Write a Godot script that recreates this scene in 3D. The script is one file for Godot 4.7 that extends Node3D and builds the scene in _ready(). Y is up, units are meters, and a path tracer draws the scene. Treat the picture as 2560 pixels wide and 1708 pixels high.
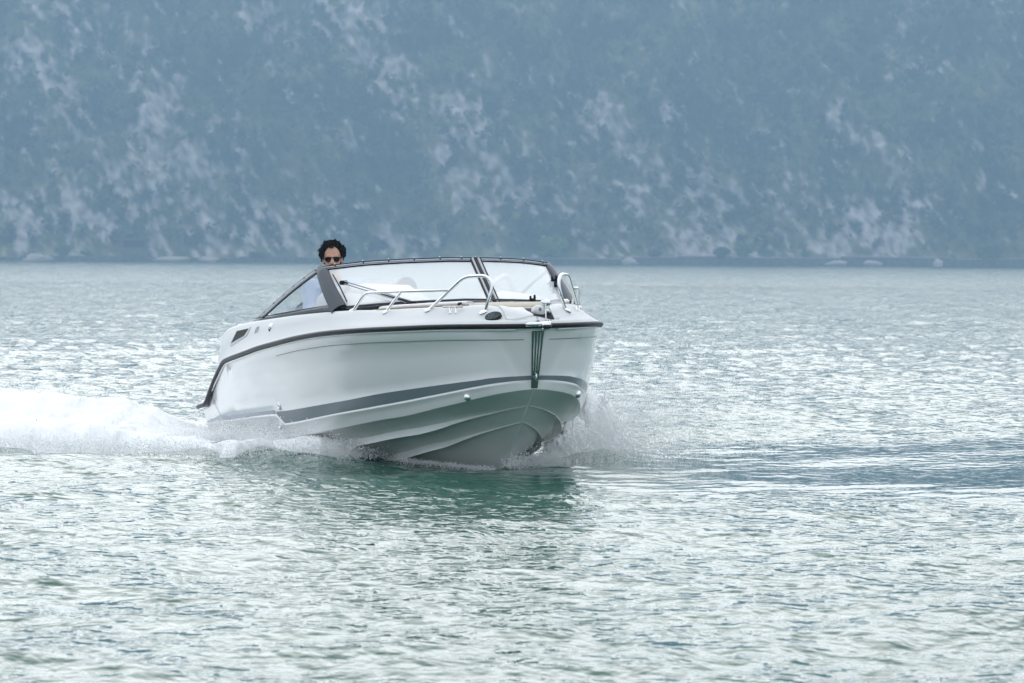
extends Node3D
# Lake scene: a white motorboat planing towards the camera, wooded rocky shore behind.

const F := 9000.0            # focal length in photograph pixels (2560 wide)
const EYE := 1.606           # camera height over the water
const SHORE := -1112.0       # the far shoreline
const SUN_DIR := Vector3(-0.21, 0.29, -0.93)   # towards the veiled sun

var boat: Node3D
const BOAT_BASE := Vector3(0, -1.24, 3.2)      # keel amidships, in hull coordinates
var M := {}
var rng := RandomNumberGenerator.new()

# ------------------------------------------------------------------ set-up
func _ready() -> void:
	rng.seed = 7
	setup_camera()
	setup_light()
	make_materials()
	make_lake()
	make_hillside()
	make_shore()
	make_boat()
	make_person()
	make_wake()
	make_spray()

func setup_camera() -> void:
	var cam := Camera3D.new()
	cam.name = "camera"
	var at := CameraAttributesPhysical.new()
	at.frustum_focal_length = 126.46
	at.frustum_near = 0.1
	at.frustum_far = 6000.0
	at.frustum_focus_distance = 27.6
	at.exposure_aperture = 7.0
	cam.attributes = at
	cam.keep_aspect = Camera3D.KEEP_HEIGHT
	cam.fov = rad_to_deg(2.0 * atan(854.0 / F))
	cam.near = 0.1
	cam.far = 6000.0
	cam.transform = Transform3D(Basis.from_euler(Vector3(-atan(207.0 / F), 0, 0)) * Basis(Vector3(0, 0, 1), atan(16.0 / 2560.0)), Vector3(0, EYE, 0))
	add_child(cam)
	cam.current = true

func setup_light() -> void:
	var e := Environment.new()
	e.background_mode = Environment.BG_SKY
	var sky := Sky.new()
	var sm := PanoramaSkyMaterial.new()
	sm.panorama = sky_picture()
	sky.sky_material = sm
	e.sky = sky
	e.tonemap_mode = Environment.TONE_MAPPER_LINEAR
	e.tonemap_exposure = 1.12
	e.background_energy_multiplier = 1.0
	e.sdfgi_enabled = true
	e.ssao_enabled = true
	e.ssil_enabled = true
	e.fog_enabled = true
	e.fog_density = 0.00082
	e.fog_light_color = Color(0.45, 0.71, 0.96).linear_to_srgb()
	var w := WorldEnvironment.new()
	w.name = "environment"
	w.environment = e
	add_child(w)
	var sun := DirectionalLight3D.new()
	sun.name = "sun"
	sun.light_energy = 0.16
	sun.light_angular_distance = 52.0
	sun.light_color = Color(1.0, 0.97, 0.92)
	sun.shadow_enabled = true
	add_child(sun)
	sun.look_at_from_position(Vector3.ZERO, -SUN_DIR, Vector3.UP)

func sky_picture() -> ImageTexture:
	# bright overcast: an even cloud deck, thinner round the veiled sun
	var w := 512
	var h := 256
	var im := Image.create(w, h, false, Image.FORMAT_RGBF)
	var n := FastNoiseLite.new()
	n.seed = 4
	n.noise_type = FastNoiseLite.TYPE_SIMPLEX_SMOOTH
	n.frequency = 1.6
	n.fractal_octaves = 4
	var s := SUN_DIR.normalized()
	for y in h:
		var up := PI * (0.5 - (y + 0.5) / h)
		for x in w:
			var a := TAU * (x + 0.5) / w
			var d := Vector3(sin(a) * cos(up), sin(up), -cos(a) * cos(up))
			var k := Vector3(d.x, d.y * 1.6, d.z)
			var c := n.get_noise_3d(k.x, k.y, k.z)
			var glow := pow(maxf(0.0, 0.5 + 0.5 * d.dot(s)), 6.0)
			var v := (1.14 + 1.15 * glow) * (1.0 + 0.20 * c)
			var blue := clampf(0.5 - 0.9 * c, 0.0, 1.0)
			im.set_pixel(x, y, Color(v * lerpf(0.985, 0.92, blue), v * lerpf(1.0, 0.985, blue), v * 1.04))
	return ImageTexture.create_from_image(im)

# ------------------------------------------------------------------ helpers
func lin(r: float, g: float, b: float, a := 1.0) -> Color:
	var c := Color(r, g, b).linear_to_srgb()
	c.a = a
	return c

func mat(called: String, c: Color, rough: float, metal := 0.0) -> StandardMaterial3D:
	var m := StandardMaterial3D.new()
	m.resource_name = called
	m.albedo_color = c
	m.roughness = rough
	m.metallic = metal
	M[called] = m
	return m

func noise_tex(sd: int, freq: float, oct: int, size := 512, ramp: Array = []) -> NoiseTexture2D:
	var n := FastNoiseLite.new()
	n.seed = sd
	n.noise_type = FastNoiseLite.TYPE_SIMPLEX_SMOOTH
	n.frequency = freq
	n.fractal_octaves = oct
	var t := NoiseTexture2D.new()
	t.width = size
	t.height = size
	t.seamless = true
	t.noise = n
	if ramp.size():
		var g := Gradient.new()
		g.offsets = PackedFloat32Array([0.0, 1.0])
		g.colors = PackedColorArray(ramp)
		t.color_ramp = g
	return t

func make_materials() -> void:
	var m := mat("gelcoat", lin(0.76, 0.77, 0.765), 0.16)
	m.clearcoat_enabled = true
	m.clearcoat = 0.6
	m.clearcoat_roughness = 0.05
	m = mat("bottom_gelcoat", lin(0.76, 0.77, 0.755), 0.24)
	m.albedo_texture = noise_tex(31, 0.01, 4, 256, [Color(0.93, 0.93, 0.92), Color(1, 1, 1)])
	m.uv1_triplanar = true
	m.uv1_scale = Vector3(0.7, 0.7, 0.7)
	mat("deck_white", lin(0.70, 0.71, 0.715), 0.5)
	M["deck_white"].metallic_specular = 0.22
	mat("stripe_grey", lin(0.155, 0.19, 0.21), 0.22)
	mat("stripe_pale", lin(0.30, 0.34, 0.38), 0.25)
	m = mat("rubber", lin(0.008, 0.009, 0.012), 0.4)
	m.metallic_specular = 0.32
	m = mat("black", lin(0.006, 0.006, 0.008), 0.5)
	m.metallic_specular = 0.25
	mat("hole_shade", lin(0.006, 0.006, 0.007), 0.8)  # near-black colour standing in for the shade inside openings
	m = mat("frame_grey", lin(0.045, 0.055, 0.072), 0.4)
	m.metallic_specular = 0.32
	mat("frame_silver", lin(0.40, 0.42, 0.47), 0.35, 0.15)
	mat("chrome", lin(0.82, 0.82, 0.82), 0.07, 1.0)
	mat("steel", lin(0.55, 0.56, 0.56), 0.16, 1.0)
	m = mat("cream", lin(0.66, 0.60, 0.50), 0.6)
	mat("vinyl_white", lin(0.72, 0.72, 0.71), 0.5)
	mat("vinyl_grey", lin(0.28, 0.30, 0.34), 0.55)
	mat("teak", lin(0.34, 0.24, 0.15), 0.6)
	mat("print_grey", lin(0.36, 0.37, 0.39), 0.6)
	m = mat("stem_mirror", lin(0.30, 0.32, 0.31), 0.10, 1.0)
	mat("print_pale", lin(0.62, 0.65, 0.69), 0.5)
	m = mat("glass_side", Color(0.86, 0.92, 0.93, 0.08), 0.01)
	m.transparency = BaseMaterial3D.TRANSPARENCY_ALPHA
	m = mat("glass", Color(0.95, 0.96, 0.96, 0.58), 0.01)  # milky white share paints in the sky's reflection on the pane
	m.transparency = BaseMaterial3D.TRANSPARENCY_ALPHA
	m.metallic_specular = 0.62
	m = mat("skin", lin(0.52, 0.29, 0.20), 0.5)
	m.subsurf_scatter_enabled = true
	m.subsurf_scatter_strength = 0.1
	m = mat("hair_dark", lin(0.007, 0.0055, 0.005), 0.6)
	m.metallic_specular = 0.2
	mat("moustache_dark", lin(0.022, 0.012, 0.009), 0.7)
	m = mat("shirt_blue", lin(0.58, 0.65, 0.80), 0.85)
	m.rim_enabled = true
	m.rim = 0.3
	mat("trousers_navy", lin(0.035, 0.045, 0.08), 0.85)
	m = mat("lens_black", lin(0.004, 0.004, 0.005), 0.08)
	m.metallic_specular = 0.25
	mat("shoe_white", lin(0.6, 0.6, 0.58), 0.6)
	m = mat("foam", lin(0.88, 0.89, 0.90), 0.9)
	m.metallic_specular = 0.2
	m = mat("drops", lin(0.93, 0.94, 0.95), 0.6)
	m.metallic_specular = 0.2
	m.backlight_enabled = true
	m.backlight = Color(1.0, 1.0, 1.0)

func describe(o: Node3D, label: String, category: String, kind := "", group := "") -> Node3D:
	o.set_meta("label", label)
	o.set_meta("category", category)
	if kind:
		o.set_meta("kind", kind)
	if group:
		o.set_meta("group", group)
	return o

func begin() -> SurfaceTool:
	var st := SurfaceTool.new()
	st.begin(Mesh.PRIMITIVE_TRIANGLES)
	st.set_smooth_group(0)
	return st

func put(st: SurfaceTool, called: String, material: String, parent: Node3D, offset := Vector3.ZERO) -> MeshInstance3D:
	st.generate_normals()
	return place(st.commit(), called, material, parent, offset)

func place(mesh: Mesh, called: String, material: String, parent: Node3D, offset := Vector3.ZERO) -> MeshInstance3D:
	var o := MeshInstance3D.new()
	o.name = called
	o.mesh = mesh
	if material:
		o.material_override = M[material]
	o.position = offset
	parent.add_child(o, true)
	return o

# a part of the boat, built in hull coordinates (x starboard, y up from the stem head, z aft)
func bpart(st: SurfaceTool, called: String, material: String, parent: Node3D = null) -> MeshInstance3D:
	if parent == null:
		return put(st, called, material, boat, -BOAT_BASE)
	return put(st, called, material, parent)

func tri(st: SurfaceTool, a: Vector3, b: Vector3, c: Vector3) -> void:
	st.add_vertex(a)
	st.add_vertex(b)
	st.add_vertex(c)

func quad(st: SurfaceTool, a: Vector3, b: Vector3, c: Vector3, d: Vector3) -> void:
	if not a.is_equal_approx(b) and not b.is_equal_approx(c) and not a.is_equal_approx(c):
		tri(st, a, b, c)
	if not a.is_equal_approx(c) and not c.is_equal_approx(d) and not a.is_equal_approx(d):
		tri(st, a, c, d)

func loft(st: SurfaceTool, rows: Array, closed := false) -> void:
	for i in rows.size() - 1:
		var a: Array = rows[i]
		var b: Array = rows[i + 1]
		var n := a.size()
		for j in (n if closed else n - 1):
			var k := (j + 1) % n
			quad(st, a[j], a[k], b[k], b[j])

# polyline with rounded corners
func rounded(pts: Array, r: float, steps := 5) -> Array:
	var out := [pts[0]]
	for i in range(1, pts.size() - 1):
		var p: Vector3 = pts[i]
		var a: Vector3 = pts[i - 1]
		var b: Vector3 = pts[i + 1]
		var ra := minf(r, p.distance_to(a) * 0.45)
		var rb := minf(r, p.distance_to(b) * 0.45)
		var s := p + (a - p).normalized() * ra
		var e := p + (b - p).normalized() * rb
		for k in steps + 1:
			var t := float(k) / steps
			out.append(s.lerp(p, t).lerp(p.lerp(e, t), t))
	out.append(pts[pts.size() - 1])
	return out

# round or flattened bar along a path; up fixes the section's direction
func tube(st: SurfaceTool, path: Array, r: float, sides := 10, flat := 1.0, up := Vector3.ZERO, r_end := -1.0) -> void:
	var rows := []
	var n := path.size()
	var last := Vector3.UP
	for i in n:
		var p: Vector3 = path[i]
		var d: Vector3 = (path[mini(i + 1, n - 1)] - path[maxi(i - 1, 0)])
		d = d.normalized()
		var u := up if up != Vector3.ZERO else last
		if absf(d.dot(u)) > 0.97:
			u = Vector3.RIGHT if absf(d.x) < 0.9 else Vector3.BACK
		var s := d.cross(u).normalized()
		var v := s.cross(d).normalized()
		last = v
		var rr := r if r_end < 0.0 else lerpf(r, r_end, float(i) / (n - 1))
		var ring := []
		for k in sides:
			var a := TAU * k / sides
			ring.append(p + s * cos(a) * rr + v * sin(a) * rr * flat)
		rows.append(ring)
	loft(st, rows, true)
	for e in [0, n - 1]:
		var c: Vector3 = path[e]
		var ring: Array = rows[e]
		for k in sides:
			tri(st, c, ring[k], ring[(k + 1) % sides])

# chamfered box
func rbox(st: SurfaceTool, c: Vector3, size: Vector3, ch := 0.01, basis := Basis.IDENTITY) -> void:
	var h := size * 0.5
	ch = minf(ch, minf(h.x, minf(h.y, h.z)) * 0.95)
	var rows := []
	for spec in [[-h.y, ch], [-h.y + ch, 0.0], [h.y - ch, 0.0], [h.y, ch]]:
		var x: float = h.x - spec[1]
		var z: float = h.z - spec[1]
		var y: float = spec[0]
		var ring := []
		for q in [Vector2(x, z - ch), Vector2(x - ch, z), Vector2(-x + ch, z), Vector2(-x, z - ch), Vector2(-x, -z + ch), Vector2(-x + ch, -z), Vector2(x - ch, -z), Vector2(x, -z + ch)]:
			ring.append(c + basis * Vector3(q.x, y, q.y))
		rows.append(ring)
	loft(st, rows, true)
	for e in [0, 3]:
		var ring: Array = rows[e]
		for k in range(1, 7):
			tri(st, ring[0], ring[k], ring[k + 1])

# surface of revolution about an axis through c; prof holds Vector2(radius, along)
func lathe(st: SurfaceTool, c: Vector3, axis: Vector3, prof: Array, sides := 16, sx := 1.0) -> void:
	axis = axis.normalized()
	var u := axis.cross(Vector3.UP if absf(axis.y) < 0.9 else Vector3.RIGHT).normalized()
	var v := axis.cross(u)
	var rows := []
	for p in prof:
		var ring := []
		for k in sides:
			var a := TAU * k / sides
			ring.append(c + axis * p.y + u * cos(a) * p.x * sx + v * sin(a) * p.x)
		rows.append(ring)
	loft(st, rows, true)
	for e in [0, prof.size() - 1]:
		if prof[e].x > 0.0005:
			for k in sides:
				tri(st, c + axis * prof[e].y, rows[e][k], rows[e][(k + 1) % sides])

func ball(st: SurfaceTool, c: Vector3, r: Vector3, seg := 10, rings := 6, basis := Basis.IDENTITY) -> void:
	var rows := []
	for i in rings + 1:
		var t := PI * i / rings
		var ring := []
		for k in seg:
			var a := TAU * k / seg
			ring.append(c + basis * Vector3(sin(t) * cos(a) * r.x, cos(t) * r.y, sin(t) * sin(a) * r.z))
		rows.append(ring)
	loft(st, rows, true)

func torus(st: SurfaceTool, c: Vector3, axis: Vector3, R: float, r: float, seg := 20, sx := 1.0) -> void:
	var u := axis.cross(Vector3.UP if absf(axis.y) < 0.9 else Vector3.RIGHT).normalized()
	var v := axis.cross(u).normalized()
	var rows := []
	for i in seg + 1:
		var a := TAU * i / seg
		var d := u * cos(a) * sx + v * sin(a)
		var ring := []
		for k in 8:
			var b := TAU * k / 8
			ring.append(c + d * R + d.normalized() * cos(b) * r + axis * sin(b) * r)
		rows.append(ring)
	loft(st, rows, true)

# smooth curve through a table of [t, value, t, value, ...]
func tab(a: Array, t: float) -> float:
	var n := a.size() / 2
	if t <= a[0]:
		return a[1]
	if t >= a[2 * n - 2]:
		return a[2 * n - 1]
	var i := 0
	while t > a[2 * i + 2]:
		i += 1
	var t0: float = a[2 * i]
	var t1: float = a[2 * i + 2]
	var v0: float = a[2 * i + 1]
	var v1: float = a[2 * i + 3]
	var m0: float = (v1 - v0) / (t1 - t0)
	var m1 := m0
	if i > 0:
		var mp: float = (v0 - a[2 * i - 1]) / (t0 - a[2 * i - 2])
		m0 = 0.0 if mp * m0 <= 0.0 else 2.0 * mp * m0 / (mp + m0)
	if i < n - 2:
		var ms: float = (v1 - v0) / (t1 - t0)
		var mn: float = (a[2 * i + 5] - v1) / (a[2 * i + 4] - t1)
		m1 = 0.0 if ms * mn <= 0.0 else 2.0 * ms * mn / (ms + mn)
	var h := t1 - t0
	var s := (t - t0) / h
	return v0 * (1 + 2 * s) * (1 - s) * (1 - s) + m0 * h * s * (1 - s) * (1 - s) + v1 * s * s * (3 - 2 * s) + m1 * h * s * s * (s - 1)

# ------------------------------------------------------------------ lake
var waves := PackedFloat32Array()

func make_waves() -> void:
	var r := RandomNumberGenerator.new()
	r.seed = 21
	var n := 30
	for i in n:
		var t := float(i) / (n - 1)
		var l := 0.22 * pow(5.0 / 0.22, t)
		l *= r.randf_range(0.88, 1.12)
		var a := deg_to_rad(62.0) + r.randfn(0.0, 0.62)
		var steep := 0.019 * (0.65 + 2.0 * exp(-pow((log(l) - log(0.36)) / 0.55, 2.0)))
		if l > 1.5:
			steep *= 1.05
		var k := TAU / l
		waves.append_array([cos(a) * k, sin(a) * k, steep / k, r.randf() * TAU])

# calm of the old wake: the slick beside the bow
func calm(x: float, z: float) -> float:
	var dx := (x - 4.4) / 4.2
	var dz := (z + 28.2 + 0.2 * (x - 4.0)) / 4.3
	return exp(-pow(dx * dx + dz * dz, 1.5))

func swell(x: float, z: float) -> float:
	# the hull's own bow wave and the hollow under it
	var q := hull_local(x, z)
	var s := absf(q.x)
	var y := 0.0
	if q.y > 0.9 and q.y < 9.0:
		var d := s - (0.45 + 0.32 * minf(q.y, 4.0))
		y += 0.07 * exp(-d * d * 9.0) * smoothstep(0.9, 2.2, q.y)
		y += 0.03 * exp(-(s - 0.3) * (s - 0.3) * 3.0) * smoothstep(1.0, 2.0, q.y)
	return y

func hull_local(x: float, z: float) -> Vector2:
	# (starboard, aft) of a point of the water
	var th := deg_to_rad(16.5)
	var d := Vector2(x - 0.193, z + 26.396)
	return Vector2(-d.x * cos(th) + d.y * sin(th), -d.x * sin(th) - d.y * cos(th))

func make_lake() -> void:
	make_waves()
	mat("lake_open", lin(0.005, 0.076, 0.050), 0.3)
	var nt := FastNoiseLite.new()
	nt.seed = 77
	nt.noise_type = FastNoiseLite.TYPE_SIMPLEX_SMOOTH
	nt.frequency = 0.017
	nt.fractal_octaves = 3
	nt.fractal_gain = 0.42
	var tex := NoiseTexture2D.new()
	tex.width = 1024
	tex.height = 1024
	tex.seamless = true
	tex.as_normal_map = true
	tex.bump_strength = 9.0
	tex.noise = nt
	var m := mat("lake_water", lin(0.005, 0.076, 0.050), 0.02)
	m.metallic_specular = 0.38
	m.normal_enabled = true
	m.normal_texture = tex
	m.normal_scale = 0.8
	# rows from near to far, columns as rays from a point behind the camera
	var zs := PackedFloat32Array()
	var z := 7.0
	while z < 1120.0:
		zs.append(z)
		if z < 12.0:
			z += 0.25
		elif z < 50.0:
			z += 0.055 + (z - 12.0) * 0.0022
		else:
			z *= 1.0 + 0.0028 + (z - 50.0) * 0.00001
	zs.append(1125.0)
	var cols := 820
	var rows := zs.size()
	var v := PackedVector3Array()
	var nn := PackedVector3Array()
	var uv := PackedVector2Array()
	v.resize(rows * cols)
	nn.resize(rows * cols)
	uv.resize(rows * cols)
	var wn := waves.size() / 4
	var out := []
	out.resize(rows)
	for j in rows:
		var zz := zs[j]
		var dz := (zs[mini(j + 1, rows - 1)] - zs[maxi(j - 1, 0)]) * 0.5
		var first := 0
		# waves too short for this row's spacing are left to the ripple texture
		while first < wn - 1 and TAU / Vector2(waves[first * 4], waves[first * 4 + 1]).length() < minf(dz * 1.8, 2.2):
			first += 1
		for i in cols:
			var t := 2.0 * i / (cols - 1) - 1.0
			var wide := 0.19 * t + 0.16 * t * t * t * t * t
			var x := wide * (zz + 2.0)
			var c := calm(x, -zz)
			var h := 0.0
			var sx := 0.0
			var sz := 0.0
			var ox := 0.0
			var oz := 0.0
			for q in range(first, wn):
				var b := q * 4
				var kx := waves[b]
				var kz := waves[b + 1]
				var amp := waves[b + 2]
				if c > 0.02:
					amp *= 1.0 - c * (0.90 if q < 12 else (0.40 if q < 22 else 0.62))
				var ph := kx * x - kz * zz + waves[b + 3]
				var s := sin(ph)
				var co := cos(ph)
				h += amp * s
				sx += amp * kx * co
				sz += amp * kz * co
				ox += amp * kx * co / sqrt(kx * kx + kz * kz)
				oz += amp * kz * co / sqrt(kx * kx + kz * kz)
			if zz < 40.0:
				h += swell(x, -zz)
			var id := j * cols + i
			v[id] = Vector3(x + ox * 0.8, h, -zz + oz * 0.8)
			nn[id] = Vector3(-sx, 1.0, -sz).normalized()
			uv[id] = Vector2(x / 3.0, -zz / 3.4)
	var mesh := ArrayMesh.new()
	var arr := []
	arr.resize(Mesh.ARRAY_MAX)
	# sheltered water near the boat, wind-ruffled water on the open lake
	var cuts := [0, zs.bsearch(46.0), zs.bsearch(75.0), zs.bsearch(120.0), zs.bsearch(220.0), rows - 1]
	var edge := FastNoiseLite.new()
	edge.seed = 15
	edge.frequency = 0.5
	edge.fractal_octaves = 3
	for part in 6:
		var slick := part == 5          # the smooth patch left by an older wake
		var j0: int = cuts[0 if slick else part]
		var j1: int = cuts[1 if slick else part + 1]
		var idx := PackedInt32Array()
		for j in j1 - j0:
			var zz := zs[j + j0]
			var mixed := part in [0, 5] and zz > 20.0 and zz < 36.0
			if slick and not mixed:
				continue
			for i in cols - 1:
				var a := j * cols + i
				if mixed:
					var q := v[a + j0 * cols]
					var inside := q.x > 0.0 and calm(q.x, q.z) + 0.30 * edge.get_noise_2d(q.x * 0.6, q.z) > 0.36
					if inside != slick:
						continue
				idx.append_array([a, a + cols, a + 1, a + 1, a + cols, a + cols + 1])
		arr[Mesh.ARRAY_VERTEX] = v.slice(j0 * cols, (j1 + 1) * cols)
		arr[Mesh.ARRAY_NORMAL] = nn.slice(j0 * cols, (j1 + 1) * cols)
		arr[Mesh.ARRAY_TEX_UV] = uv.slice(j0 * cols, (j1 + 1) * cols)
		arr[Mesh.ARRAY_INDEX] = idx
		mesh.add_surface_from_arrays(Mesh.PRIMITIVE_TRIANGLES, arr)
		var wm: StandardMaterial3D = m if part == 0 else m.duplicate()
		wm.roughness = [0.015, 0.035, 0.06, 0.10, 0.15, 0.012][part]
		wm.normal_scale = [0.64, 0.68, 0.72, 0.78, 0.85, 0.16][part]
		var long: float = [1.0, 0.75, 0.5, 0.32, 0.2, 1.0][part]      # longer wavelets in the open
		wm.uv1_scale = Vector3(long, long, 1.0)
		mesh.surface_set_material(part, wm)
	var o := place(mesh, "lake", "", self)
	describe(o, "rippled grey green lake water reaching to the far shore", "lake", "structure")
	print("lake ", rows, " x ", cols, " ", Time.get_ticks_msec())
	# the lake beyond the view: a plain sheet at the sides and behind
	var st := begin()
	for r in [[-1300.0, 1300.0, -6.9, 400.0], [-1300.0, -2.6, -20.0, -6.9], [2.6, 1300.0, -20.0, -6.9]]:
		quad(st, Vector3(r[0], -0.12, r[2]), Vector3(r[1], -0.12, r[2]), Vector3(r[1], -0.12, r[3]), Vector3(r[0], -0.12, r[3]))
	for s in [-1.0, 1.0]:
		quad(st, Vector3(s * 7.2, -0.12, -20), Vector3(s * 1300, -0.12, -20), Vector3(s * 1300, -0.12, -1125), Vector3(s * 388, -0.12, -1125))
	describe(put(st, "open_lake", "lake_open", self), "open lake water on either side of the view", "lake", "structure")

# ------------------------------------------------------------------ far shore
# bare rock on the hillside: centre and radii in photograph pixels, tilt in degrees, strength
const ROCKS := [
	[54, 136, 45, 95, 10, 0.8], [142, 22, 75, 45, 0, 0.7], [272, 103, 60, 60, 20, 0.6], [136, 229, 60, 85, 0, 0.8],
	[370, 305, 85, 160, 22, 0.9], [735, 49, 125, 60, 0, 0.9], [970, 163, 55, 120, -35, 0.8], [1187, 338, 70, 90, 0, 0.9],
	[1144, 425, 110, 95, 0, 0.8], [517, 463, 130, 90, 20, 0.75], [70, 392, 95, 50, 0, 0.6], [76, 534, 95, 60, 0, 0.85],
	[305, 545, 165, 70, 0, 0.9], [681, 588, 130, 60, 0, 0.8], [1008, 605, 60, 36, 0, 0.7], [599, 360, 60, 50, 0, 0.5],
	[1514, 316, 60, 70, 0, 0.7], [1600, 420, 60, 90, -35, 0.8], [1730, 540, 70, 150, -33, 1.0], [1541, 583, 100, 62, 0, 0.8],
	[1324, 463, 60, 65, 0, 0.7], [1420, 520, 50, 50, 0, 0.6], [1961, 463, 170, 120, 0, 0.45], [2108, 534, 70, 65, 0, 0.75],
	[2288, 452, 50, 90, -25, 0.7], [2124, 327, 70, 60, 0, 0.6], [2277, 33, 40, 50, 0, 0.7], [2424, 136, 120, 60, -15, 0.4],
	[2206, 588, 130, 55, 0, 0.6], [2015, 615, 190, 42, 0, 0.6], [1661, 283, 30, 40, 0, 0.6], [1330, 150, 90, 60, 0, 0.25],
	[1050, 250, 60, 40, 0, 0.5], [860, 360, 40, 40, 0, 0.4], [1800, 600, 90, 50, 0, 0.55], [900, 20, 200, 40, 0, 0.35]]

var hill_big := FastNoiseLite.new()
var hill_mid := FastNoiseLite.new()
var hill_fine := FastNoiseLite.new()
var hill_patch := FastNoiseLite.new()

func hill_point(x: float, t: float) -> Vector3:
	var y := 1.0 + t * 0.92 + 0.0004 * t * t
	var z := SHORE - 9.0 - t
	if t < 7.0:
		y = 0.6 + 2.2 * smoothstep(0.0, 3.0, t) + 0.2 * t + maxf(0.0, t - 4.0)
	var k := clampf((t - 5.0) / 30.0, 0.0, 1.0)
	var g := hill_big.get_noise_2d(x, y * 0.7)
	var a := hill_mid.get_noise_2d((x - y) * 0.4, (x + y) * 1.0)
	var f := hill_fine.get_noise_2d(x * 1.4 + 0.4 * y, y * 0.9)
	y += k * (12.0 * g + 4.0 * a + 1.6 * f)
	z += k * (12.0 * g + 6.0 * a + 2.6 * f)
	return Vector3(x, maxf(y, 0.4), minf(z, SHORE - 6.0))

func rockiness(p: Vector3) -> float:
	var d := -p.z
	var px := 1280.0 + p.x / d * F
	var py := 647.0 + (px - 1280.0) * 16.0 / 2560.0 - (p.y - EYE) / d * F
	var r := -0.37
	if px < -200 or px > 2760 or py < -80:
		r = -0.2
	else:
		var m := 0.0
		for e in ROCKS:
			var dx: float = px - e[0]
			var dy: float = py - e[1]
			if absf(dx) > 320 or absf(dy) > 320:
				continue
			var an := deg_to_rad(e[4])
			var ux: float = (dx * cos(an) + dy * sin(an)) / e[2]
			var uy: float = (-dx * sin(an) + dy * cos(an)) / e[3]
			m = 1.0 - (1.0 - m) * (1.0 - e[5] * exp(-0.6 * (ux * ux + uy * uy)))
		r += 0.66 * m
	# the strata dip towards the right
	var u := (p.x - p.y) * 0.7
	var w := (p.x + p.y) * 0.7
	return r + 0.70 * hill_patch.get_noise_2d(u * 0.55, w * 1.35) + 0.85 * hill_fine.get_noise_2d(u * 0.7, w * 1.4 + 200.0)

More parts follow.
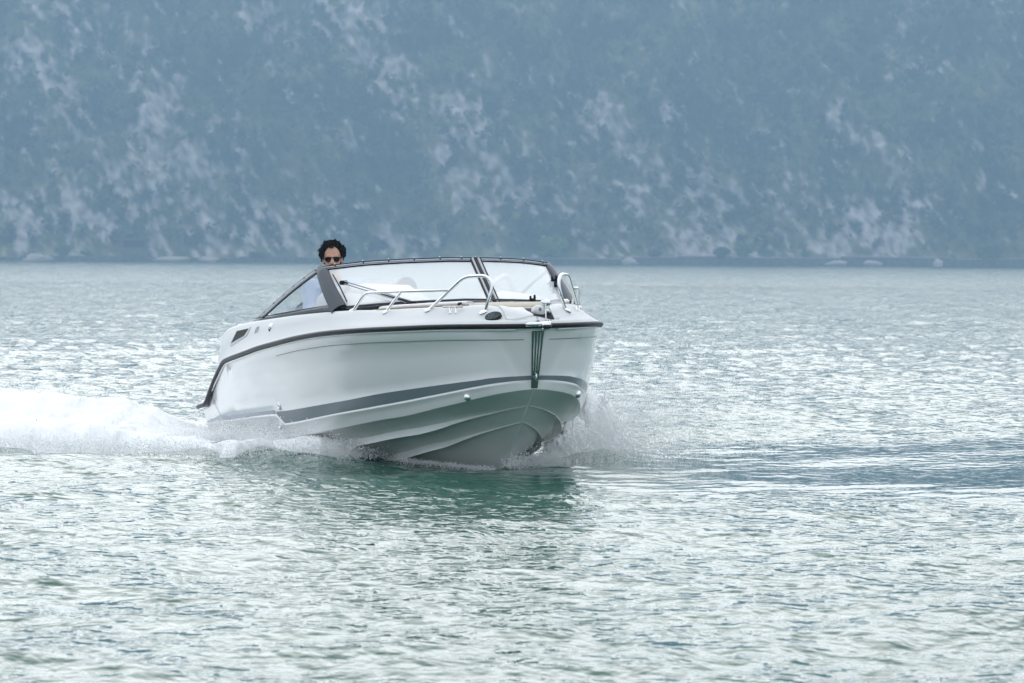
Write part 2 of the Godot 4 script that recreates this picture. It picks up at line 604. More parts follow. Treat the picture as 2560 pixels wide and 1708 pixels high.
func make_hillside() -> void:
	hill_big.seed = 3
	hill_big.frequency = 0.010
	hill_big.fractal_type = FastNoiseLite.FRACTAL_RIDGED
	hill_big.fractal_octaves = 3
	hill_mid.seed = 5
	hill_mid.frequency = 0.05
	hill_mid.fractal_octaves = 3
	hill_fine.seed = 8
	hill_fine.frequency = 0.19
	hill_fine.fractal_octaves = 3
	hill_patch.seed = 12
	hill_patch.frequency = 0.045
	hill_patch.fractal_octaves = 5
	hill_patch.fractal_gain = 0.6
	var m := mat("hill_ground", Color.WHITE, 0.95)
	m.vertex_color_use_as_albedo = true
	m.metallic_specular = 0.1
	var xs := PackedFloat32Array()
	var x := -900.0
	while x < 900.0:
		xs.append(x)
		var a := absf(x)
		x += 0.95 if a < 195.0 else (6.0 if a < 300.0 else 25.0)
	xs.append(900.0)
	var ts := PackedFloat32Array()
	var t := 0.0
	while t < 124.0:
		ts.append(t)
		t += 0.8 if t < 112.0 else 2.0
	var st := SurfaceTool.new()
	st.begin(Mesh.PRIMITIVE_TRIANGLES)
	var bushes := []
	var hues := FastNoiseLite.new()
	hues.seed = 40
	hues.frequency = 0.035
	hues.fractal_octaves = 4
	for j in ts.size():
		for i in xs.size():
			var p := hill_point(xs[i], ts[j])
			var r := rockiness(p)
			var rock := smoothstep(-0.06, 0.20, r)
			var tone := 0.82 + 1.0 * hill_fine.get_noise_2d(p.x * 1.6, p.y * 1.3 + 50.0) + 0.25 * hill_mid.get_noise_2d(p.x * 2.5, p.y * 1.2 + 90.0)
			var stone := Color(0.48, 0.44, 0.43) * tone
			var hu := hues.get_noise_2d(p.x, p.y * 1.3)
			var green := Color(0.030, 0.055, 0.030).lerp(Color(0.20, 0.19, 0.10), clampf(0.45 + 1.3 * hu, 0.0, 1.0)) * (0.25 + 0.95 * tone)
			var c := green.lerp(stone, rock)
			c.a = 1.0
			st.set_color(c)
			st.add_vertex(p)
			if rock < 0.6 and absf(p.x) < 215.0 and ts[j] > 4.0 and ts[j] < 123.0 and rng.randf() < 0.22 * (1.0 - rock):
				bushes.append([p, hu])
	for j in ts.size() - 1:
		for i in xs.size() - 1:
			var a := j * xs.size() + i
			var b := a + xs.size()
			for q in [a, a + 1, b, a + 1, b + 1, b]:
				st.add_index(q)
	st.generate_normals()
	var o := place(st.commit(), "hillside", "hill_ground", self)
	describe(o, "steep hillside of pale rock and scrub rising in haze behind the lake", "hillside", "structure")
	# scrub: low leafy crowns, too many to count
	var bm := crown_mesh(90, 1.0, 11, 0.34)
	var mm := MultiMesh.new()
	mm.transform_format = MultiMesh.TRANSFORM_3D
	mm.use_colors = true
	mm.mesh = bm
	mm.instance_count = bushes.size()
	for i in bushes.size():
		var p: Vector3 = bushes[i][0]
		var s := rng.randf_range(0.8, 2.6)
		var b := Basis(Vector3.UP, rng.randf() * TAU).scaled(Vector3(s, s * rng.randf_range(0.7, 1.2), s))
		mm.set_instance_transform(i, Transform3D(b, p + Vector3(rng.randf_range(-0.5, 0.5), 0.3 * s, rng.randf_range(-0.5, 0.5))))
		var g := Color(0.018, 0.034, 0.020).lerp(Color(0.20, 0.235, 0.10), clampf(0.32 + 1.2 * bushes[i][1] + rng.randfn(0, 0.4), 0.0, 1.2))
		mm.set_instance_color(i, g)
	var mi := MultiMeshInstance3D.new()
	mi.name = "hillside_scrub"
	mi.multimesh = mm
	var lm := mat("leaves", Color.WHITE, 0.9)
	lm.vertex_color_use_as_albedo = true
	lm.metallic_specular = 0.15
	mi.material_override = lm
	add_child(mi)
	describe(mi, "dark green scrub covering the hillside between the rocks", "scrub", "stuff")
	print("hill ", xs.size(), " x ", ts.size(), " bushes ", bushes.size(), " ", Time.get_ticks_msec())

# crown of unit radius made of many small leaf sprays gathered in clumps
func crown_mesh(n: int, tall: float, sd: int, leaf: float, clumps := 9) -> ArrayMesh:
	var r := RandomNumberGenerator.new()
	r.seed = sd
	var cs := []
	for i in clumps:
		var d := Vector3(r.randfn(), r.randfn() * 0.8 + 0.2, r.randfn()).normalized() * r.randf_range(0.25, 0.72)
		cs.append([Vector3(d.x, d.y * tall + 0.75 * tall, d.z), r.randf_range(0.28, 0.46)])
	var st := SurfaceTool.new()
	st.begin(Mesh.PRIMITIVE_TRIANGLES)
	st.set_smooth_group(-1)
	for i in n:
		var c: Array = cs[i % clumps]
		var d := Vector3(r.randfn(), r.randfn(), r.randfn()).normalized()
		var p: Vector3 = c[0] + d * c[1] * pow(r.randf(), 0.4)
		var u := d.cross(Vector3(r.randfn(), r.randfn(), r.randfn())).normalized()
		var w := (d + 0.6 * Vector3(r.randfn(), r.randfn(), r.randfn())).cross(u).normalized()
		var s := leaf * r.randf_range(0.6, 1.2)
		var a := p - u * s * 0.5
		tri(st, a - w * s * 0.3, p + u * s * 0.5, a + w * s * 0.34)
		tri(st, p - w * s * 0.45, p + w * s * 0.4 + u * s * 0.2, p + d * s * 0.4 - u * s * 0.3)
	st.generate_normals()
	return st.commit()

func shore_x(px: float, d := -SHORE) -> float:
	return (px - 1280.0) / F * d

func make_shore() -> void:
	mat("wall_stone", lin(0.20, 0.195, 0.20), 0.9)
	M["wall_stone"].albedo_texture = noise_tex(51, 0.03, 4, 256, [Color(0.6, 0.6, 0.6), Color(1, 1, 1)])
	M["wall_stone"].uv1_triplanar = true
	M["wall_stone"].uv1_scale = Vector3(0.08, 0.08, 0.08)
	mat("wall_cap", lin(0.38, 0.37, 0.36), 0.9)
	mat("road_grey", lin(0.09, 0.09, 0.09), 0.9)
	mat("bark", lin(0.08, 0.065, 0.05), 0.9)
	# the lakeside road on its retaining wall
	var wall := Node3D.new()
	wall.name = "retaining_wall"
	wall.position = Vector3(0, 0, SHORE)
	add_child(wall)
	describe(wall, "long low stone wall carrying the shore road at the waterline", "wall")
	var seg := 26
	for i in seg:
		var x0 := -220.0 + 440.0 * i / seg
		var x1 := -220.0 + 440.0 * (i + 1) / seg
		var h := 1.5 + 1.0 * smoothstep(-30.0, 90.0, (x0 + x1) * 0.5) + 0.3 * sin(i * 1.7)
		var st := begin()
		st.set_smooth_group(-1)
		rbox(st, Vector3((x0 + x1) * 0.5, h * 0.5 - 0.6, -1.0 - 0.3 * (i % 2)), Vector3(x1 - x0 - 0.05, h + 1.2, 2.0), 0.06)
		put(st, "wall_panel", "wall_stone", wall)
		if i > 11:
			st = begin()
			st.set_smooth_group(-1)
			rbox(st, Vector3((x0 + x1) * 0.5, h + 0.16, -0.9 - 0.3 * (i % 2)), Vector3(x1 - x0 - 0.05, 0.3, 0.8), 0.04)
			put(st, "coping", "wall_cap", wall)
	# the roofed road gallery; back wall painted black as the opening's shade
	var gal := Node3D.new()
	gal.name = "road_gallery"
	gal.position = Vector3(shore_x(330), 0, SHORE - 3.0)
	add_child(gal)
	describe(gal, "small concrete road gallery with a long dark opening near the shore", "gallery")
	for b in [["roof", Vector3(0, 6.9, -1.2), Vector3(8.0, 0.5, 4.0), "wall_stone"], ["base_wall", Vector3(0, 2.0, 0.2), Vector3(8.0, 4.6, 0.8), "wall_stone"], ["pier", Vector3(-3.7, 5.5, 0.0), Vector3(0.6, 2.3, 0.8), "wall_stone"], ["pier", Vector3(3.7, 5.5, 0.0), Vector3(0.6, 2.3, 0.8), "wall_stone"], ["back_wall", Vector3(0, 5.0, -3.0), Vector3(8.0, 4.0, 0.4), "hole_shade"]]:
		var st := begin()
		st.set_smooth_group(-1)
		rbox(st, b[1], b[2], 0.05)
		put(st, b[0], b[3], gal)
	# trees standing along the waterline: photograph x, base y above water, half width, height, kind, label
	var crowns := [crown_mesh(900, 1.0, 61, 0.20, 16), crown_mesh(900, 1.25, 62, 0.19, 14), crown_mesh(800, 0.8, 63, 0.21, 18)]
	var spec := [
		[1370, 2.2, 6.4, 8.6, 0, Color(0.20, 0.30, 0.10), "broad light green tree on the shore behind the boat's windscreen"],
		[940, 3.0, 4.6, 6.6, 2, Color(0.018, 0.030, 0.024), "dark rounded tree on the shore beside the driver"],
		[160, 1.2, 3.6, 5.2, 1, Color(0.12, 0.20, 0.08), "tall green waterside tree left of the road gallery"],
		[215, 1.0, 2.6, 3.6, 0, Color(0.15, 0.24, 0.09), "small bright green bush left of the road gallery"],
		[330, 0.8, 3.2, 2.9, 2, Color(0.15, 0.24, 0.09), "low green bush in front of the road gallery"],
		[640, 1.2, 3.4, 3.4, 2, Color(0.06, 0.10, 0.05), "low dark green bush on the shore right of the gallery"],
		[1640, 1.6, 3.0, 4.0, 1, Color(0.05, 0.08, 0.04), "narrow dark tree on the shore wall under the diagonal rock face"],
		[1800, 1.6, 3.8, 5.6, 0, Color(0.06, 0.10, 0.05), "dense tree on the shore wall at the foot of the diagonal rock face"],
		[1862, 2.2, 4.6, 6.6, 0, Color(0.13, 0.20, 0.09), "wide mid green tree on the shore wall past the diagonal rock face"],
		[2012, 2.0, 1.9, 3.4, 1, Color(0.05, 0.09, 0.05), "little upright tree standing on the shore wall"],
		[2374, 0.7, 2.3, 3.6, 1, Color(0.09, 0.22, 0.09), "pointed green bush growing at the foot of the shore wall"],
		[2478, 1.8, 5.0, 8.0, 2, Color(0.06, 0.11, 0.05), "large spreading tree at the far end of the shore wall"]]
	for s in spec:
		var p := Vector3(shore_x(s[0]), s[1], SHORE - 1.5)
		var tr := Node3D.new()
		tr.name = "shore_tree"
		tr.position = p
		add_child(tr, true)
		describe(tr, s[6], "tree", "", "trees along the far shore")
		var st := begin()
		var th: float = s[3] * 0.55
		tube(st, [Vector3(0, -1.5, 0), Vector3(0.08, th * 0.5, 0), Vector3(-0.05, th, 0.05)], 0.24, 8, 1.0, Vector3.ZERO, 0.08)
		for k in 4:
			var a := TAU * k / 4 + 0.5
			tube(st, [Vector3(0, th * (0.35 + 0.13 * k), 0), Vector3(cos(a) * s[2] * 0.45, th * (0.75 + 0.12 * k), sin(a) * s[2] * 0.45)], 0.1, 6, 1.0, Vector3.ZERO, 0.03)
		put(st, "trunk", "bark", tr)
		var cm := mat("crown_%d" % s[0], Color(s[5].r, s[5].g, s[5].b).linear_to_srgb(), 0.9)
		cm.metallic_specular = 0.15
		var o := place(crowns[s[4]], "crown", "crown_%d" % s[0], tr)
		o.scale = Vector3(s[2], s[3] / 1.9, s[2])
		o.position.y = -0.1
		o.rotation.y = s[0] * 0.7
	# pale boulders and ledges at the water's edge
	mat("pale_rock", lin(0.46, 0.43, 0.41), 0.9)
	var rocks := [[95, 9.0, 2.6, "long pale rock ledge at the water's edge left of the tall waterside tree"], [435, 11.0, 2.2, "flat pale rock ledge on the shore right of the road gallery"], [520, 6.0, 1.8, "low grey boulder on the shore right of the flat ledge"], [1575, 5.0, 2.4, "pale boulder on the shore wall below the rocks behind the bow"], [2090, 7.0, 1.9, "broad pale boulder lying on the right part of the shore wall"], [2345, 3.0, 3.0, "upright pale rock beside the pointed green bush"], [2180, 6.5, 2.0, "grey rock ledge on the shore wall before the pointed bush"]]
	for k in rocks.size():
		var q: Array = rocks[k]
		var st := begin()
		var rows := []
		for i in 9:
			var th := PI * i / 8
			var ring := []
			for j in 14:
				var an := TAU * j / 14
				var d := Vector3(sin(th) * cos(an), cos(th), sin(th) * sin(an))
				var s := 1.0 + 0.6 * hill_mid.get_noise_3d(d.x * 16.0 + k * 40.0, d.y * 16.0, d.z * 16.0)
				ring.append(d * s * Vector3(q[1] * 0.5, q[2] * 0.62, 2.0))
			rows.append(ring)
		loft(st, rows, true)
		var o := put(st, "shore_boulder", "pale_rock", self, Vector3(shore_x(q[0]), 0.5, SHORE + 0.4))
		describe(o, q[3], "boulder", "", "rocks along the far shore")

# ------------------------------------------------------------------ boat
const RAIL_B := [0, 0, 0.01, 0.075, 0.03, 0.125, 0.05, 0.16, 0.1, 0.24, 0.3, 0.45, 0.6, 0.63, 0.8, 0.72, 1.2, 0.86, 1.7, 1.0, 2.4, 1.13, 3.2, 1.2, 4.5, 1.24, 6.6, 1.2]
const RAIL_Y := [0, 0, 0.5, 0.03, 1.0, 0.047, 1.55, 0.063, 2.2, 0.072, 2.7, 0.068, 3.2, 0.056, 3.9, 0.038, 4.4, 0.016, 5.0, -0.004, 5.26, -0.018, 5.42, -0.06, 5.55, -0.10, 5.9, -0.225, 6.12, -0.32, 6.25, -0.36, 6.6, -0.374]
const CHINE_B := [0.155, 0, 0.17, 0.08, 0.3, 0.31, 0.6, 0.48, 1.2, 0.68, 1.7, 0.82, 2.4, 0.95, 3.2, 1.04, 4.5, 1.1, 6.6, 1.1]
const CHINE_Y := [0.155, -0.459, 0.27, -0.489, 0.38, -0.51, 0.56, -0.535, 0.8, -0.558, 1.34, -0.609, 1.57, -0.619, 2.23, -0.658, 3.23, -0.70, 5.36, -0.733, 6.6, -0.745]
const KEEL_Y := [0.155, -0.459, 0.244, -0.521, 0.333, -0.577, 0.502, -0.695, 0.673, -0.808, 0.844, -0.91, 1.097, -1.049, 1.5, -1.16, 2.0, -1.215, 3.0, -1.24, 6.6, -1.22]
const STRIPE_UP := [0, -0.352, 0.16, -0.361, 0.25, -0.367, 0.32, -0.376, 0.5, -0.386, 0.71, -0.396, 1.46, -0.428, 2.18, -0.464, 3.72, -0.499, 3.8, -0.483, 6.6, -0.481]
const STRIPE_LO := [0, -0.388, 0.1, -0.395, 0.35, -0.431, 0.756, -0.47, 1.5, -0.522, 2.25, -0.557, 3.62, -0.604, 3.78, -0.519, 6.6, -0.519]
const COAM_Y := [1.5, 0.215, 1.87, 0.235, 2.74, 0.257, 3.75, 0.278, 4.6, 0.293, 5.2, 0.297, 5.7, 0.285, 5.88, 0.262, 6.0, 0.17, 6.12, -0.06, 6.25, -0.3, 6.6, -0.345]
const UPPER_STRAKE := [0.333, 0.0, 0.349, 0.077, 0.389, 0.214, 0.46, 0.375, 0.576, 0.528, 0.725, 0.649, 0.942, 0.756, 1.184, 0.816, 1.529, 0.843, 1.932, 0.856, 2.679, 0.86, 6.6, 0.82]
const LOWER_STRAKE := [0.502, 0.0, 0.52, 0.037, 0.572, 0.127, 0.651, 0.234, 0.764, 0.341, 0.887, 0.431, 1.045, 0.515, 1.263, 0.565, 1.505, 0.599, 1.791, 0.605, 6.6, 0.56]

func stations(z0: float, z1: float) -> Array:
	var out := []
	for z in [0.0, 0.004, 0.01, 0.02, 0.03, 0.045, 0.06, 0.08, 0.1, 0.13, 0.155, 0.16, 0.17, 0.185, 0.2, 0.23, 0.26, 0.3, 0.35, 0.4, 0.45, 0.5, 0.57, 0.65, 0.72, 0.8, 0.9, 1.0, 1.1, 1.2, 1.3, 1.4, 1.55, 1.7, 1.85, 2.0, 2.2, 2.4, 2.6, 2.8, 3.0, 3.2, 3.4, 3.6, 3.75, 3.9, 4.1, 4.3, 4.5, 4.7, 4.9, 5.1, 5.2, 5.26, 5.34, 5.42, 5.5, 5.6, 5.7, 5.8, 5.9, 6.0, 6.06, 6.12, 6.18, 6.25, 6.35, 6.5]:
		if z >= z0 and z <= z1:
			out.append(z)
	return out

# half breadth of the topsides at height y and station z
func side_x(y: float, z: float) -> float:
	var yr := tab(RAIL_Y, z)
	var xr := tab(RAIL_B, z)
	if z < 0.155:
		var yb := -0.459 * z / 0.155
		var f0 := clampf((y - yb) / maxf(yr - yb, 0.001), 0.0, 1.0)
		return xr * pow(f0, 0.75)
	var yc := tab(CHINE_Y, z)
	var xc := tab(CHINE_B, z)
	# the sheer the rail would have without its drop at the stern
	var top := yr if z < 5.2 else -0.018
	var f := clampf((y - yc) / (top - yc), 0.0, 1.0)
	f = pow(f, lerpf(0.75, 1.0, smoothstep(0.155, 0.7, z)))
	return lerpf(xc, xr, f) + 0.022 * sin(PI * f) * smoothstep(0.2, 1.5, z)

func side_point(y: float, z: float, out: float, s: float) -> Vector3:
	return Vector3(s * (side_x(y, z) + out), y, z)

func bottom_point(z: float, v: float, s: float) -> Vector3:
	var yk := tab(KEEL_Y, z)
	var xc := maxf(tab(CHINE_B, z) - 0.05 * smoothstep(0.3, 1.2, z), 0.0)
	var yc := tab(CHINE_Y, z) - 0.012 * smoothstep(0.3, 1.2, z)
	var hollow := 0.02 * sin(PI * v) * smoothstep(0.2, 0.8, z) * smoothstep(2.5, 1.2, z)
	return Vector3(s * xc * v, lerpf(yk, yc, v) + hollow, z)

func deck_profile(z: float) -> Array:
	var b := tab(RAIL_B, z)
	var y := tab(RAIL_Y, z)
	var k := smoothstep(1.5, 2.15, z)
	var fore := []
	var rise := lerpf(0.42, 1.0, smoothstep(0.0, 0.45, z))
	for q in [[0.0, 0.012], [0.012, 0.03], [0.035, 0.042], [0.10, 0.082], [0.165, 0.138], [0.20, 0.152], [0.26, 0.156], [0.33, 0.145]]:
		fore.append(Vector2(maxf(b - q[0], 0.0), y + q[1] * (rise if q[0] > 0.04 else 1.0)))
	fore.append(Vector2(maxf(b - 0.36, 0.0), y + 0.13 * rise))
	fore.append(Vector2(0.0, y + 0.13 * rise))
	var top := maxf(tab(COAM_Y, z), y + 0.03)
	var inn := minf(b - 0.09, 1.115)
	var low := minf(-0.52, y - 0.1)
	var aft := [Vector2(b, y + 0.012), Vector2(b - 0.012, y + 0.03), Vector2(b - 0.035, minf(y + 0.05, top)), Vector2(lerpf(b, inn, 0.75), lerpf(y + 0.05, top, 0.55)), Vector2(inn, top - 0.022), Vector2(inn - 0.022, top), Vector2(inn - 0.12, top + 0.004), Vector2(inn - 0.15, top - 0.02)]
	if z > 2.42:
		aft.append(Vector2(inn - 0.19, low))
		aft.append(Vector2(0.0, low))
	else:
		aft.append(Vector2(inn - 0.19, y + 0.12))
		aft.append(Vector2(0.0, y + 0.12))
	var out := []
	for i in 10:
		out.append(fore[i].lerp(aft[i], k))
	return out

func mirror(pts: Array) -> Array:
	var out := []
	for p in pts:
		out.append(Vector3(-p.x, p.y, p.z))
	return out

func sided(pts: Array, s: float) -> Array:
	return pts if s > 0.0 else mirror(pts)

func letters(text: String, size: float, material: String, at: Vector3, along: Vector3, up: Vector3, called: String) -> void:
	var f := SystemFont.new()
	f.font_names = PackedStringArray(["Droid Sans"])
	f.font_weight = 700
	var t := TextMesh.new()
	t.font = f
	t.text = text
	t.font_size = 32
	t.pixel_size = size / 24.0
	t.depth = 0.002
	var o := place(t, called, material, boat)
	var x := along.normalized()
	var z := x.cross(up).normalized()
	o.transform = Transform3D(Basis(x, z.cross(x).normalized(), z), at - BOAT_BASE)

func make_boat() -> void:
	boat = Node3D.new()
	boat.name = "motorboat"
	var rb := Basis(Vector3.UP, PI + deg_to_rad(16.5)) * Basis(Vector3.RIGHT, deg_to_rad(4.0)) * Basis(Vector3.BACK, deg_to_rad(-1.2))
	var stem := Vector3(0.19288, 1.11454, -26.39568)
	boat.transform = Transform3D(rb, stem + rb * BOAT_BASE)
	add_child(boat)
	describe(boat, "white motorboat with grey stripe and black rub rail speeding across the lake", "motorboat")
	make_hull()
	make_deck()
	make_windscreen()
	make_fittings()
	make_cockpit()

func make_hull() -> void:
	# topsides: rail, crease, stripe recess with the moulded ledge under it, chine
	for s in [1.0, -1.0]:
		var st := begin()
		var rows := []
		for z in stations(0.0, 6.5):
			var yr := tab(RAIL_Y, z)
			var yb: float = tab(CHINE_Y, z) if z > 0.155 else -0.459 * z / 0.155
			var cut := minf(yr - 0.004, 1.0)
			var cr := minf(yr - 0.098 + 0.0 * z, cut - 0.01) if z < 5.2 else cut - 0.01
			var lo := tab(STRIPE_LO, z)
			var row := []
			for q in [[yr, 0.0], [yr - 0.03, 0.0], [cr + 0.004, 0.004], [cr - 0.004, -0.004 * smoothstep(5.0, 3.0, z)], [lerpf(cr, lo, 0.33), 0.0], [lerpf(cr, lo, 0.66), 0.0], [lo + 0.006, 0.0], [lo - 0.002, 0.014], [lo - 0.012, 0.014], [lo - 0.02, 0.006], [lerpf(lo, yb, 0.6), 0.004], [yb, 0.0]]:
				var y: float = clampf(q[0], yb, yr)
				if z > 5.2:
					y = minf(y, cut)
				var o: float = q[1] * smoothstep(0.02, 0.3, z)
				row.append(side_point(y, z, o if y > yb + 0.001 else 0.0, s))
			rows.append(row)
		loft(st, rows)
		bpart(st, "hull_side", "gelcoat")
		# bottom panel with its chine flat
		st = begin()
		rows = []
		for z in stations(0.155, 6.5):
			var row := []
			for k in 9:
				row.append(bottom_point(z, k / 8.0, s))
			row.append(Vector3(s * tab(CHINE_B, z), tab(CHINE_Y, z) - 0.006 * smoothstep(0.3, 1.0, z), z))
			row.append(Vector3(s * tab(CHINE_B, z), tab(CHINE_Y, z), z))
			rows.append(row)
		loft(st, rows)
		bpart(st, "hull_bottom", "bottom_gelcoat")
		# lifting strakes
		for tb in [UPPER_STRAKE, LOWER_STRAKE]:
			st = begin()
			st.set_smooth_group(1)
			var ra := []
			var rb := []
			for i in 60:
				var u := i / 59.0
				var z: float = tb[0] + 0.004 + (6.4 - tb[0]) * u * u
				var v := tab(tb, z)
				var h := 0.052 * smoothstep(0.0, 1.1, z - tb[0]) + 0.004
				var a := bottom_point(z, v, s)
				var b := Vector3(a.x + s * 0.012, a.y - h, z)
				# inner edge back on the planking at about the height of the lower corner
				var lo := 0.0
				var hi := v
				for it in 12:
					var mid := (lo + hi) * 0.5
					if bottom_point(z, mid, s).y < b.y + 0.012:
						lo = mid
					else:
						hi = mid
				var c := bottom_point(z, lo, s)
				ra.append([a, b])
				rb.append([b, c])
			loft(st, ra)
			st.set_smooth_group(2)
			loft(st, rb)
			bpart(st, "lifting_strake", "bottom_gelcoat")
		# painted stripe, broad forward and narrow aft
		st = begin()
		rows = []
		for z in stations(0.06, 3.75):
			var lo := tab(STRIPE_LO, z) + 0.009
			var up := tab(STRIPE_UP, z)
			if z > 3.6:
				lo = lerpf(lo, up, 0.0)
			var row := []
			for k in 4:
				row.append(side_point(lerpf(lo, up, k / 3.0), z, 0.003, s))
			rows.append(row)
		loft(st, rows)
		bpart(st, "broad_stripe", "stripe_grey")
		st = begin()
		rows = []
		for z in [3.78, 3.9, 4.2, 4.6, 5.0, 5.4, 5.78]:
			rows.append([side_point(-0.512, z, 0.003, s), side_point(-0.482, z, 0.003, s)])
		loft(st, rows)
		bpart(st, "narrow_stripe", "stripe_pale")
		st = begin()
		loft(st, [[side_point(-0.49, 5.78, 0.003, s), side_point(-0.49, 5.80, 0.003, s)], [side_point(-0.40, 5.93, 0.003, s), side_point(-0.395, 5.955, 0.003, s)], [side_point(-0.30, 6.04, 0.003, s), side_point(-0.295, 6.06, 0.003, s)]])
		bpart(st, "quarter_line", "stripe_pale")
		# fine dark pinstripe along the crease under the rail
		st = begin()
		var cp := []
		for z in stations(0.06, 3.4):
			cp.append(side_point(tab(RAIL_Y, z) - 0.100, z, 0.001, s))
		tube(st, cp, 0.003, 6)
		bpart(st, "pin_line", "stripe_grey")
		# low moulded ledge aft above the chine
		st = begin()
		tube(st, [side_point(-0.665, 3.95, -0.006, s), side_point(-0.665, 4.6, 0.0, s), side_point(-0.668, 5.4, 0.0, s), side_point(-0.672, 6.3, 0.0, s)], 0.012, 8)
		bpart(st, "spray_ledge", "gelcoat")
	# keel band
	var st0 := begin()
	var kp := []
	for z in stations(0.155, 6.5):
		kp.append(Vector3(0, tab(KEEL_Y, z) + 0.002, z))
	tube(st0, kp, 0.006, 6)
	bpart(st0, "keel_band", "gelcoat")
	# transom
	var st := begin()
	st.set_smooth_group(-1)
	var tr := []
	for s in [-1.0, 1.0]:
		for y in ([-0.374, -0.55, -0.744] if s < 0 else [-0.744, -0.55, -0.374]):
			tr.append(Vector3(s * side_x(y, 6.5), y, 6.5))
		if s < 0:
			tr.append(Vector3(0, -1.22, 6.5))
	for i in tr.size():
		tri(st, Vector3(0, -0.6, 6.5), tr[i], tr[(i + 1) % tr.size()])
	bpart(st, "transom", "gelcoat")
	# rub rail round the whole sheer
	var path := []
	var zs := stations(0.0, 6.5)
	for i in range(zs.size() - 1, 0, -1):
		path.append(Vector3(-tab(RAIL_B, zs[i]) - 0.012, tab(RAIL_Y, zs[i]), zs[i]))
	path.append(Vector3(0, 0, -0.012))
	for i in range(1, zs.size()):
		path.append(Vector3(tab(RAIL_B, zs[i]) + 0.012, tab(RAIL_Y, zs[i]), zs[i]))
	path.append(Vector3(1.212, -0.376, 6.58))
	path.push_front(Vector3(-1.212, -0.376, 6.58))
	st = begin()
	tube(st, path, 0.019, 10, 1.0, Vector3.UP)
	bpart(st, "rub_rail", "rubber")
	# light bead under the rail
	st = begin()
	for s in [1.0, -1.0]:
		var p := []
		for z in stations(0.045, 5.9):
			p.append(Vector3(s * (tab(RAIL_B, z) + 0.004), tab(RAIL_Y, z) - 0.026, z))
		tube(st, p, 0.007, 6)
	bpart(st, "rail_bead", "gelcoat")
	# polished plate down the stem with its pale ribs and the towing eye
	st = begin()
	var rows := []
	for i in 9:
		var t := i / 8.0
		var y := lerpf(-0.036, -0.452, t)
		var w := lerpf(0.047, 0.025, t)
		var row := []
		for k in [-1.0, -0.5, 0.0, 0.5, 1.0]:
			row.append(stem_face(y, w * k, 0.006))
		rows.append(row)
	loft(st, rows)
	var plate := bpart(st, "stem_plate", "stem_mirror")
	for k in [-0.46, 0.06, 0.60]:
		st = begin()
		var y0 := -0.046
		var y1 := -0.325
		if absf(k) > 0.6:
			y1 = -0.30
		tube(st, [stem_face(y0, 0.045 * k, 0.009), stem_face(lerpf(y0, y1, 0.5), 0.038 * k, 0.009), stem_face(y1, 0.031 * k, 0.009)], 0.0042, 6)
		put(st, "rib", "gelcoat", plate)
	st = begin()
	torus(st, stem_face(-0.372, 0.0, 0.02), Vector3(1, 0, 0.1).normalized(), 0.026, 0.007)
	put(st, "towing_eye", "chrome", plate)

# a point on the blunt stem at height y, sideways x, standing out by o
func stem_face(y: float, x: float, o: float) -> Vector3:
	var z := 0.155 * clampf(-y / 0.459, 0.0, 1.0)
	var back := 0.0
	for it in 14:
		if side_x(y, z + back) >= absf(x) or back > 0.2:
			break
		back += 0.004
	return Vector3(x, y, z + back * 0.8 - o)

func make_deck() -> void:
	for s in [1.0, -1.0]:
		var st := begin()
		var rows := []
		var zs := stations(0.004, 6.5)
		zs.append(2.42)
		zs.append(2.425)
		zs.sort()
		for z in zs:
			var row := []
			for p in deck_profile(z):
				row.append(Vector3(s * p.x, p.y, z))
			rows.append(row)
		loft(st, rows)
		bpart(st, "deck_moulding", "deck_white")
	# swim platform
	var st := begin()
	rbox(st, Vector3(0, -0.35, 6.62), Vector3(2.3, 0.09, 0.42), 0.03)
	var plat := bpart(st, "swim_platform", "deck_white")
	for s in [1.0, -1.0]:
		st = begin()
		rbox(st, Vector3(s * 0.9, -0.27, 6.5), Vector3(0.42, 0.16, 0.3), 0.03)
		put(st, "platform_step", "deck_white", plat)
		st = begin()
		rbox(st, Vector3(s * 0.9, -0.186, 6.5), Vector3(0.38, 0.008, 0.26), 0.003)
		put(st, "step_tread", "teak", plat)
	# cushions round the bow well
	for c in [[Vector3(0, 0.19, 1.05), Vector3(0.70, 0.06, 0.52)], [Vector3(0, 0.208, 1.52), Vector3(1.02, 0.06, 0.38)]]:
		st = begin()
		rbox(st, c[0], c[1], 0.022)
		bpart(st, "bow_cushion", "cream")
	for s in [1.0, -1.0]:
		st = begin()
		var p := []
		for z in [0.62, 0.8, 1.0, 1.2, 1.5, 1.75]:
			p.append(Vector3(s * (tab(RAIL_B, z) - 0.30), tab(RAIL_Y, z) + 0.168, z))
		tube(st, p, 0.05, 8, 0.45, Vector3.UP)
		bpart(st, "side_cushion", "vinyl_white")
		st = begin()
		p = []
		for z in [0.55, 0.8, 1.0, 1.2, 1.5, 1.8]:
			p.append(Vector3(s * (tab(RAIL_B, z) - 0.235), tab(RAIL_Y, z) + 0.160, z))
		tube(st, p, 0.006, 6)
		bpart(st, "cushion_piping", "teak")
	st = begin()
	rbox(st, Vector3(0.05, 0.252, 1.72), Vector3(0.75, 0.028, 0.12), 0.01)
	bpart(st, "hatch_slide", "deck_white")

# deck surface rise at a given inset from the rail
func deck_at(x: float, z: float) -> float:
	var pr := deck_profile(z)
	for i in pr.size() - 1:
		if absf(x) <= pr[i].x and absf(x) >= pr[i + 1].x:
			return lerpf(pr[i].y, pr[i + 1].y, (pr[i].x - absf(x)) / maxf(pr[i].x - pr[i + 1].x, 0.0001))
	return pr[9].y

